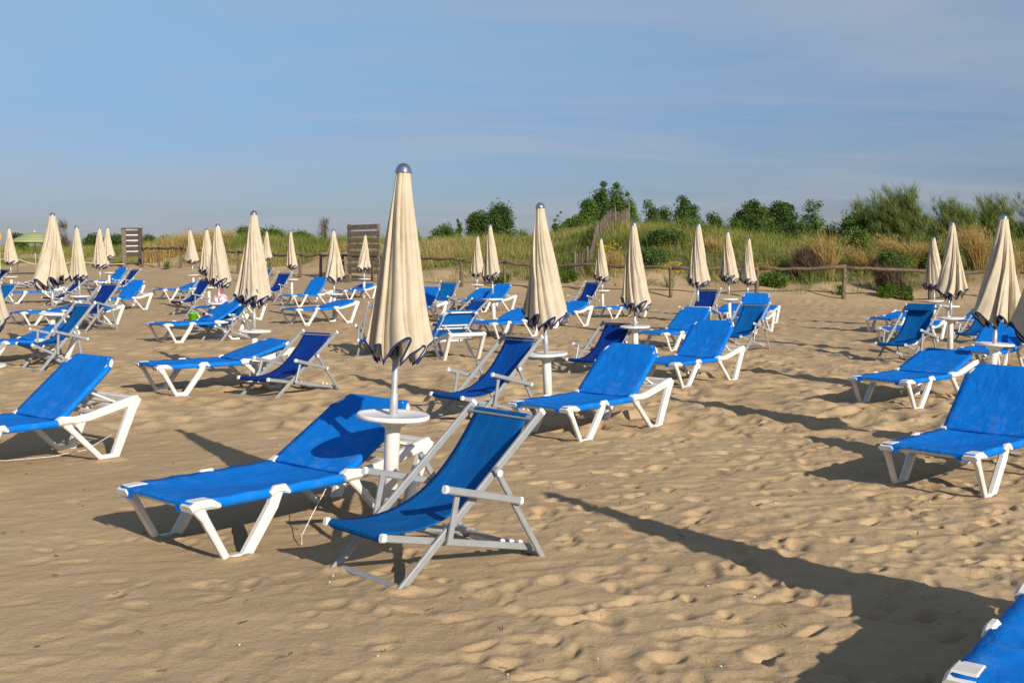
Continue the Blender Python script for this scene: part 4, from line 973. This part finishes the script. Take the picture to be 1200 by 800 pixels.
# shrubs lying on the face of the dune
for px, d, yt, wd, lb, mt in ((782, 51, 268, 52, 'large dark green shrub sprawling on the dune face behind the centre umbrella', 'darkleaf'), (760, 49, 292, 44, 'lower dark green shrub on the dune face above the rail', 'darkleaf'),
                          (808, 54, 262, 40, 'upper green shrub near the dune top above the rail post', 'midleaf'), (1003, 49, 268, 30, 'bright reedy green shrub beneath the rounded dark bush', 'midleaf'),
                          (1045, 46.5, 290, 60, 'dark green shrub in shade under the golden grass clumps', 'midleaf'), (1100, 47, 288, 60, 'dark shrub behind the far right umbrellas', 'midleaf'),
                          (1040, 42.6, 336, 26, 'small bright green plant on sand bank below the rail', 'lightleaf'), (1062, 42.4, 340, 20, 'second small green plant at the foot of the sand bank', 'midleaf'),
                          (985, 43.2, 337, 12, 'little green weed beside the rail post', 'lightleaf'), (668, 48.6, 322, 20, 'green tuft under the rail left of the far umbrella', 'lightleaf'),
                          (585, 49.5, 320, 26, 'green weed patch under the rail behind the left centre umbrellas', 'midleaf'), (905, 45, 328, 34, 'low weeds under the rail right of the end umbrella', 'midleaf'), (392, 56, 322, 16, 'green weed at the foot of the slatted wooden screen', 'midleaf'),
                          (196, 64, 320.5, 12, 'tiny weed on the bare sand below the left rail', 'midleaf')):
    tree('low_shrub', px, d, yt, wd, lb, 'shrub', mt, seed=px + 3, ncl=24 if wd > 28 else 16, per=110 if wd > 28 else (70 if wd > 14 else 14), clr=.36 if wd > 28 else .17, leaf=.12 if wd > 28 else .08, trunk_h=0, shapez=.2, open_=.3, group='shrubs on the dune face')
feathery(948, 46.5, 298, 46, 'dead brown brush left of the upright golden grass clump', 43, 60, 'brownleaf', .8, group='shrubs on the dune face')
feathery(1042, 43.6, 316, 40, 'dead brown brush hanging over the rail under golden grass', 44, 26, 'brownleaf', .5, group='shrubs on the dune face')
# yellow flowers
def flowers(px, d, ytop, label, seed):
    rg = np.random.default_rng(seed); x = (px - 600) / 1300 * d; z = gz(x, d); H = 1.7 + (305 - ytop) / 1300 * d - z
    t = thing('flowering_weed', (x, d, z), label, 'wildflower', 'yellow wildflowers on the dune')
    n = 60; a = rg.random(n) * 2 * PI; r = .35 * np.sqrt(rg.random(n)); h = H * rg.uniform(.6, 1, n)
    V, F, k = blades(r * np.cos(a) * .4, r * np.sin(a) * .4, np.full(n, -.05), h, np.full(n, .016), a, r / np.maximum(h, .1) * 1.2, 3)
    np_mesh('stems', V, F, M['midleaf'], np.full(len(V), .6), smooth=False, parent=t)
    tip = V.reshape(n, k, 3)[:, -1]; V, F, tt = leaves(tip, .05, 7, .06, 1, seed); fo = np_mesh('flower_heads', V, F, M['yellowflower'], tt, smooth=False, parent=t); fo['kind'] = 'stuff'
flowers(785, 45.6, 304, 'yellow flowering weed above the rail post in the centre right', 1)
flowers(712, 49.5, 282, 'yellow wildflowers at the foot of the paling fence', 2)
for i, (px, d, yt, n, rad, wind, lb) in enumerate((
    (969, 46.4, 267, 520, .26, .25, 'upright golden grass clump right of the dead brush'), (1014, 46.8, 279, 260, .16, .6, 'small drooping golden grass clump right of the upright one'),
    (1066, 47.0, 264, 620, .26, .85, 'widest golden grass clump bending left under the feathery shrubs'), (1090, 47.2, 274, 300, .2, .7, 'golden grass clump just left of the small right umbrella'),
    (1146, 47.0, 259, 800, .42, .35, 'broad upright golden grass clump between the two right umbrellas'), (1188, 46.6, 284, 260, .3, .3, 'green and gold grass clump right of the front right umbrella'),
    (722, 49, 290, 360, .4, .2, 'reddish dry grass beside the paling fence right end'), (838, 50, 284, 300, .5, .3, 'pale dry grass left of the slim umbrella pair'),
    (895, 46, 300, 120, .4, .35, 'thin dry grass stems behind the rail near the end umbrella'), (208, 70, 272, 500, .9, .15, 'straw grass clump right of the wooden slat tower'),
    (236, 70, 268, 600, 1.1, .15, 'tall straw grass clump between the two left umbrellas'), (262, 71, 266, 500, 1.0, .15, 'straw grass clump behind the large left-centre umbrella'), (185, 69, 282, 420, .8, .15, 'short straw grass behind the left rail'))):
    dry_clump(px, d, yt, lb, 60 + i, n, rad, wind)

# ------------------------------------------------------------------ rail fence, palings, screens
def rail_fence():
    t = thing('rail_fence', (0, 45, 0), 'long low wooden rail fence with rough log rails along the dune foot', 'fence')
    xs = []; x = -23.2
    rg = random.Random(3)
    px = [168, 187, 212.6, 245, 280, 318, 352, 376, 403, 437, 480, 541, 592, 640, 700, 786, 886, 988, 1090, 1190, 1290]
    pts = []
    for p in px:
        y = 50.
        for _ in range(40): y = float(np.interp((p - 600) / 1300 * y, FX, FY))
        pts.append(((p - 600) / 1300 * y, y))
    tops = []
    for i, (a, b_) in enumerate(pts):
        z = gz(a, b_); h = 1.12 + rg.uniform(-.05, .06); m = MB()
        lx = rg.uniform(-.05, .05)
        r = .07 + rg.uniform(-.012, .012)
        m.tube([(a, b_ - 45, z - .35), (a + lx * .3, b_ - 45, z + .3), (a + lx * .7, b_ - 45, z + .75), (a + lx, b_ - 45, z + h)], [r * 1.1, r, r * .95, r * .85], 9)
        m.build('post', M['wood'], t); tops.append(Vector((a + lx, b_ - 45 - .0, z + h)))
    for a, b_ in zip(tops, tops[1:]):
        m = MB(); n = 7; P = []
        off = Vector((0, -.02, .04)); dirn = (b_ - a).normalized()
        for k in range(n + 1):
            u = k / n; w = (rg.uniform(-.03, .03), rg.uniform(-.05, .05)) if 0 < k < n else (0, rg.uniform(-.02, .02))
            P.append(a.lerp(b_, u) + off + Vector((0, w[0], w[1] - .04 * math.sin(PI * u))))
        P[0] = P[0] - dirn * .06; P[-1] = P[-1] + dirn * .06
        m.tube(P, [.062 + rg.uniform(-.012, .012) for _ in P], 8); m.build('rail', M['wood'], t)
rail_fence()

def paling():
    A = np.array([2.75, 49.2]); B = np.array([6.25, 61.0]); rg = random.Random(5)
    t = thing('paling_fence', (A[0], A[1], 0), 'grey split paling sand fence climbing the dune behind the rail', 'fence')
    n = 88; m = MB(); L = []
    for i in range(n):
        u = i / (n - 1); p = A + (B - A) * u + np.array([.25 * math.sin(u * 9), 0]); z = gz(p[0], p[1]); L.append((p, z))
        h = .95 + rg.uniform(-.12, .1) + (.15 if u > .8 else 0); w = rg.uniform(.05, .085); ln = rg.uniform(-.04, .04)
        q0 = (p[0] - A[0], p[1] - A[1], z - .1); q1 = (p[0] - A[0] + ln, p[1] - A[1], z + h)
        d = (B - A) / np.linalg.norm(B - A)
        m.bar(q0, q1, w, .02, up=(d[1], -d[0], 0))
    m.build('palings', M['palewood'], t)
    for frac in (0, .12, .45, .72, 1.0):
        p, z = L[int(frac * (n - 1))]; m = MB()
        m.tube([(p[0] - A[0] + .04, p[1] - A[1] - .06, z - .3), (p[0] - A[0] + .04, p[1] - A[1] - .06, z + 1.15 + (.45 if frac == 1 else 0))], [.05, .04], 8); m.build('post', M['palewood'], t)
    for hh in (.3, .75):
        m = MB(); m.tube([(p[0] - A[0], p[1] - A[1] - .02, z + hh) for p, z in L], .012, 5); m.build('tie_wire', M['wood'], t)
paling()

def slat_tower():
    d = 68.; x = (156.5 - 600) / 1300 * d; z = gz(x, d) - .1; zt = 1.7 + (305 - 268.5) / 1300 * d - z
    t = thing('wooden_slat_tower', (x, d, z), 'narrow upright wooden frame with grey boards and white strips at left', 'wooden screen', rz=.25)
    W = .95
    for s, mt in ((-1, 'palewood'), (1, 'greywood')):
        m = MB(); m.bar((s * W / 2, 0, -.3), (s * W / 2, 0, zt), .26, .16, (0, 1, 0)); m.build('post', M[mt], t)
    m = MB(); m.bar((-W / 2 - .14, 0, zt + .035), (W / 2 + .14, 0, zt + .035), .3, .07); m.build('top_board', M['wood'], t)
    n = 5; step = (zt - .7) / n
    for k in range(n):
        zc = zt - .05 - step * (k + .5)
        m = MB(); m.bar((-W / 2 + .13, .0, zc), (W / 2 - .13, .0, zc), .05, step - .10); m.build('board', M['greywood'], t)
        m = MB(); m.bar((-W / 2 + .13, -.03, zc + step / 2 + .002), (W / 2 - .13, -.03, zc + step / 2 + .02), .05, .055); m.build('white_strip', M['whitewood'], t)  # thin white strip in the gap above each board
slat_tower()
def slat_screen():
    d = 52.; x = (427 - 600) / 1300 * d; z = gz(x, d) - .1; zt = 1.7 + (305 - 263) / 1300 * d - z
    t = thing('wooden_slat_screen', (x, d, z), 'grey slatted wooden screen of rough planks behind the small centre umbrella', 'wooden screen', rz=-.1)
    W = 1.35; rg = random.Random(2)
    for s, mt in ((-1, 'wood'), (1, 'palewood')):  # right post's sunlit look is put into its colour as paler wood
        m = MB(); m.bar((s * W / 2, .02, -.3), (s * W / 2 + s * .02, .02, zt), .13, .12, (0, 1, 0)); m.build('post', M[mt], t)
    k = 0; zz = zt - .02
    while zz > .7:
        h = rg.uniform(.17, .24); m = MB(); tl = rg.uniform(-.03, .03)
        m.bar((-W / 2 - .1, -.065, zz - h / 2 - tl), (W / 2 + rg.uniform(-.02, .12), -.065, zz - h / 2 + tl), .035, h); m.build('plank', M['greywood'], t); zz -= h + rg.uniform(.07, .11)
slat_screen()

def rope_barrier():
    t = thing('rope_barrier', (-27, 68, 0), 'sagging pale rope strung between thin posts at far left', 'rope barrier')
    P = []
    for px, yr in ((-20, 300), (22, 303), (58, 310), (90, 305), (147, 309)):
        d = 66.; x = (px - 600) / 1300 * d; z = 1.7 + (305 - yr) / 1300 * d; P.append((x, d, z))
    for x, y, z in P:
        g = gz(x, y); m = MB(); m.tube([(x + 27, y - 68, g - .3), (x + 27, y - 68, max(g + .35, z + .05))], .035, 7); m.build('post', M['palewood'], t)
    for a, b_ in zip(P, P[1:]):
        m = MB(); m.tube([(a[0] + 27 + (b_[0] - a[0]) * k / 8, -2.05, a[2] + (b_[2] - a[2]) * k / 8 - .12 * math.sin(PI * k / 8)) for k in range(9)], .022, 6); m.build('rope', M['rope'], t)
rope_barrier()

def green_parasol():
    d = 60.; x = (43 - 600) / 1300 * d; z = gz(x, d); zt = 1.7 + (305 - 272.5) / 1300 * d - z
    t = thing('open_parasol', (x, d, z), 'open green and yellow striped parasol at far left behind the umbrellas', 'parasol')
    m = MB(); m.tube([(0, 0, -.2), (0, 0, zt)], .03, 8); m.build('pole', M['palegrey'], t)
    m = MB(); n = 32; R = 1.28; prof = [(.02, 0), (.3, -.06), (.6, -.15), (.9, -.28), (1.15, -.41), (R, -.50)]
    def rr(r, j): return r * (1 - .04 * (r / R) * abs(math.sin(4 * 2 * PI * j / n)))
    outer = [[(rr(r, j) * math.cos(2 * PI * j / n), rr(r, j) * math.sin(2 * PI * j / n), zt + dz) for j in range(n)] for r, dz in prof]
    inner = [[(rr(r, j) * .995 * math.cos(2 * PI * j / n), rr(r, j) * .995 * math.sin(2 * PI * j / n), zt + dz - .012) for j in range(n)] for r, dz in reversed(prof)]
    m.loft(outer + [[(rr(R, j) * math.cos(2 * PI * j / n), rr(R, j) * math.sin(2 * PI * j / n), zt - .56) for j in range(n)]] + inner, 0)
    o = m.build('canopy', M['parasol'], t)
    for k in range(8):
        a = 2 * PI * k / 8; m = MB(); m.tube([(0, 0, zt - .02), (.6 * math.cos(a), .6 * math.sin(a), zt - .19), (1.22 * math.cos(a), 1.22 * math.sin(a), zt - .5)], .008, 4); m.build('rib', M['darkmetal'], t)
    m = MB(); m.lathe([(0, zt), (.05, zt + .01), (.05, zt + .05), (.02, zt + .09), (0, zt + .09)], 10); m.build('finial', M['rope'], t)
green_parasol()

def yellow_board():
    d = 44.; x = (.2 - 600) / 1300 * d; z = gz(x, d); zc = 1.7 + (305 - 277.5) / 1300 * d - z
    t = thing('yellow_board', (x, d, z), 'small yellow board on a pale yellow post at the left edge', 'sign')
    m = MB(); m.bar((0, 0, -.2), (0, 0, zc - .1), .10, .10, (0, 1, 0)); m.build('post', M['paleyellow'], t)
    m = MB(); m.bar((-.13, -.07, zc), (.13, -.07, zc), .05, .25); m.build('board', M['yellow'], t)
yellow_board()

# ------------------------------------------------------------------ sky, sun, camera
SUN_AZ = math.atan2(.54, -.842); SUN_EL = math.radians(24.6)
w = bpy.data.worlds.new('World'); scene.world = w; w.use_nodes = True
nt = w.node_tree; bg = nt.nodes['Background']
sky = N(nt, 'ShaderNodeTexSky'); sky.sky_type = 'NISHITA'; sky.sun_disc = False
sky.sun_elevation = SUN_EL; sky.sun_rotation = SUN_AZ; sky.altitude = 0; sky.air_density = 1.0; sky.dust_density = .6; sky.ozone_density = 3.5
# thin cirrus veil
tc = N(nt, 'ShaderNodeTexCoord'); sp = N(nt, 'ShaderNodeSeparateXYZ'); nt.links.new(tc.outputs['Generated'], sp.inputs[0])
mz = N(nt, 'ShaderNodeMath', operation='ADD'); mz.inputs[1].default_value = .12; nt.links.new(sp.outputs['Z'], mz.inputs[0])
dx = N(nt, 'ShaderNodeMath', operation='DIVIDE'); dy = N(nt, 'ShaderNodeMath', operation='DIVIDE')
nt.links.new(sp.outputs['X'], dx.inputs[0]); nt.links.new(mz.outputs[0], dx.inputs[1]); nt.links.new(sp.outputs['Y'], dy.inputs[0]); nt.links.new(mz.outputs[0], dy.inputs[1])
cb = N(nt, 'ShaderNodeCombineXYZ'); nt.links.new(dx.outputs[0], cb.inputs[0]); nt.links.new(dy.outputs[0], cb.inputs[1])
mp = N(nt, 'ShaderNodeMapping'); mp.inputs['Scale'].default_value = (.45, 1.15, 1); mp.inputs['Rotation'].default_value = (0, 0, .6); nt.links.new(cb.outputs[0], mp.inputs['Vector'])
cn = N(nt, 'ShaderNodeTexNoise'); cn.inputs['Scale'].default_value = 1.1; cn.inputs['Detail'].default_value = 8; cn.inputs['Roughness'].default_value = .55; cn.inputs['Distortion'].default_value = .7
nt.links.new(mp.outputs[0], cn.inputs['Vector'])
mr = N(nt, 'ShaderNodeMapRange'); mr.inputs['From Min'].default_value = .42; mr.inputs['From Max'].default_value = .72; mr.inputs['To Max'].default_value = .6; nt.links.new(cn.outputs['Fac'], mr.inputs['Value'])
hz = ramp(nt, [(0, (.445, .445, .60)), (.118, (.62, .64, .755)), (.228, (.95, .94, .90)), (.6, (1, 1, 1))]); nt.links.new(sp.outputs['Z'], hz.inputs[0])
gm = N(nt, 'ShaderNodeMix', data_type='RGBA', blend_type='MULTIPLY'); gm.inputs['Factor'].default_value = 1
nt.links.new(sky.outputs[0], gm.inputs['A']); nt.links.new(hz.outputs[0], gm.inputs['B'])
mx = N(nt, 'ShaderNodeMix', data_type='RGBA'); nt.links.new(mr.outputs[0], mx.inputs['Factor']); nt.links.new(gm.outputs['Result'], mx.inputs['A']); mx.inputs['B'].default_value = (3.7, 3.95, 4.7, 1)
nt.links.new(mx.outputs['Result'], bg.inputs['Color']); bg.inputs['Strength'].default_value = .095
SKYMIX = mx

sl = bpy.data.lights.new('sun', 'SUN'); sl.energy = 4.6; sl.angle = math.radians(.55); sl.color = (1, .905, .79)
so = bpy.data.objects.new('sun', sl); COL.objects.link(so); so.location = (30, -40, 30)
ld = Vector((-math.sin(SUN_AZ) * math.cos(SUN_EL), -math.cos(SUN_AZ) * math.cos(SUN_EL), -math.sin(SUN_EL)))
so.rotation_euler = ld.to_track_quat('-Z', 'Y').to_euler()

cam = bpy.data.cameras.new('camera'); co = bpy.data.objects.new('camera', cam); COL.objects.link(co)
cam.sensor_width = 36; cam.sensor_fit = 'HORIZONTAL'; cam.lens = 39.0; cam.clip_end = 6000; cam.clip_start = .05
co.location = (0, 0, 1.7); co.rotation_euler = (PI / 2 - math.atan(95 / 1300), 0, 0)
scene.camera = co
vs = scene.view_settings; vs.view_transform = 'Standard'; vs.look = 'None'; vs.gamma = 1; vs.use_curve_mapping = False; vs.exposure = 0.3
